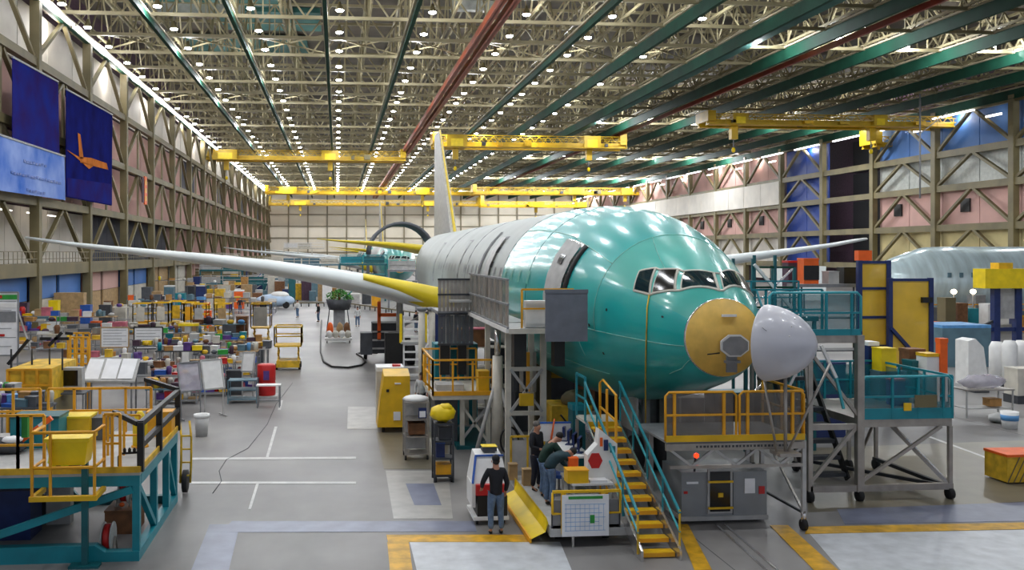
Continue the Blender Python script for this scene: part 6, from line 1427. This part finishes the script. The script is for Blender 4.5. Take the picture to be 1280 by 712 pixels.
# ================================================================ MIDDLE DISTANCE
t = T('tail_dock', 'curved grey tail docking frame around the second airliner', 'scaffold', (AX0, 131, 0))
for q, y in enumerate((-2, 0, 2, 4, 6)):
    t_ = [(4.6*math.cos(math.pi*k/14), y, 6.2+4.4*math.sin(math.pi*k/14)) for k in range(15)]; M().path(t_, .22).build('arch', 'dark_grey', t)
for k in range(0, 15): M().bar((4.6*math.cos(math.pi*k/14), 0, 6.2+4.4*math.sin(math.pi*k/14)), (4.6*math.cos(math.pi*k/14), 6, 6.2+4.4*math.sin(math.pi*k/14)), .14).build('purlin', 'dark_grey', t)
for x in (-4.6, 4.6):
    for y in (0, 6): M().bar((x, y, 0), (x, y, 6.2), .25).build('leg', 'dark_grey', t)
def dock(label, px0, px1, Y, zd, m_, m2, lv_=2, pn=True):
    a = P(px0, 300, Y).x; b = P(px1, 300, Y).x; t = T('dock_platform', label, 'platform', (a, Y, 0)); W = b-a
    for k in range(lv_):
        z = zd*(k+1)/lv_; M().b2((0, 0, z-.25), (W, 3, z)).build('deck', m_, t); guard(t, (0, 0), (W, 0), z, 1.1, m2, max(3, int(W/2)), .1)
        for q in range(int(W/3)): M().b2((q*3+.1, .1, z+.05), (q*3+2.9, .14, z+.95)).build('infill_panel', m_ if q % 3 else m2, t)
    for k in range(int(W/3)+1): x = min(W, k*3); M().bar((x, .2, 0), (x, .2, zd), .2).build('leg', m_, t); M().bar((x, .2, 0), (min(W, x+3), .2, zd/lv_), .12).build('brace', m2, t)
    return t
dock('teal dock platform beside the second airliner nose, left of it', 425, 484, 122, 5.0, 'teal_dark', 'teal', 2)
dock('grey-railed dock with red lettering strip before the tail dock', 486, 534, 100, 4.6, 'grey', 'light_grey', 2)
dock('long pale dock in the left distance beneath the far wings', 330, 424, 150, 4.6, 'slate_blue', 'offwhite', 2)
dock('far teal dock below the left wing tip', 250, 335, 135, 4.0, 'teal_dark', 'light_grey', 2)
dock('far beige dock along the left wall past the banners', 215, 300, 170, 5.2, 'olive_steel', 'offwhite', 2)
dock('white far dock left of the second airliner', 355, 405, 200, 7.5, 'offwhite', 'white', 3)
# line of far equipment cabinets and carts in the left and centre distance
far = [(262, 104, 1.8, 'offwhite'), (275, 104, 2.4, 'worn_yellow'), (288, 110, 1.9, 'light_grey'), (299, 106, 2.2, 'orange'), (309, 118, 2.4, 'tan'), (322, 112, 1.6, 'brown'), (252, 118, 2.4, 'navy'), (238, 122, 2.1, 'charcoal'), (226, 110, 1.7, 'teal'), (212, 116, 2.4, 'slate_blue'), (197, 108, 2.0, 'tan'), (184, 116, 2.2, 'dark_grey'), (340, 128, 2.4, 'navy'), (354, 126, 1.8, 'white'), (366, 132, 2.0, 'amber'), (378, 128, 1.7, 'tan'), (392, 136, 2.2, 'slate_blue'), (404, 130, 1.5, 'white'), (444, 110, 1.6, 'light_grey'), (458, 116, 1.9, 'charcoal'), (470, 108, 1.8, 'amber')]
cn = {'offwhite': 'off-white', 'worn_yellow': 'faded yellow', 'light_grey': 'light grey', 'slate_blue': 'slate blue', 'dark_grey': 'dark grey'}
for k, (px_, Y, h, c) in enumerate(far):
    dsc = 'beneath the far docks' if px_ < 330 else ('behind the covered vehicle' if px_ < 410 else 'under the main wing')
    nb = far[(k+1) % len(far)][3]
    bx('%s crate in the distance %s, next to the %s one' % (cn.get(c, c), dsc, cn.get(nb, nb)), 'crate', 'far_crate', px_, Y, 0, h, 11, c, 1.5, lid='white' if k % 3 == 0 else None)
SZ = ('low', 'tall', 'wide', 'broad', 'squat')
far2 = ['brown', 'tan', 'offwhite', 'slate_blue', 'plum', 'light_grey', 'worn_yellow', 'dark_grey', 'teal_dark', 'cardboard', 'navy', 'white']
for k in range(44):
    c = far2[(k*5+k//12) % 12]; sz = SZ[(k*3+k//5) % 5]; row = ('front', 'rear')[k % 2]
    where = ('leftmost part', 'left part', 'middle', 'right part', 'rightmost part')[min(4, k*5//44)]
    px_ = 236+k*4.3+(k % 3); Y = 122+(k % 2)*18+(k*7 % 5)*1.2
    o = bx('%s %s crate in the %s far store row, %s' % (sz, cn.get(c, c.replace('_', ' ')), row, where), 'crate', 'far_crate', px_, Y, 0, {'low': 1.3, 'tall': 3.2, 'wide': 2.2, 'broad': 2.6, 'squat': 1.6}[sz], {'wide': 14, 'broad': 12}.get(sz, 8), c, 1.4)
for k, px_ in enumerate((300, 372, 398, 447, 520)):
    person('tiny distant worker %s' % ('beside the far yellow lifts', 'walking at the far end of the aisle by a barrier', 'in dark clothes left of the potted tree', 'in white shirt right of the potted tree', 'standing under the wing root near the black case')[k], (P(px_, 380, 98-k*6).x, 98-k*6, 0), k, top=('dark_cloth', 'white_cloth', 'black_cloth', 'white_cloth', 'dark_cloth')[k], legs='jeans', sub=1)
# dark blue hangar block in the distance on the left, fuselage panels along the right
dock('blue and black dock block behind the far benches', 308, 338, 158, 3.6, 'navy', 'blue', 1)
for k, (px_, Y) in enumerate(((1000, 120), (1180, 118), (1235, 116))):
    bx(('pale wing part stored by the right wall, left of three', 'pale wing part stored by the right wall, middle one', 'pale wing part stored by the right wall, right of three')[k], 'part', 'wing_part', px_, Y, 0, 4.6, 60, 'wing_skin', 2)
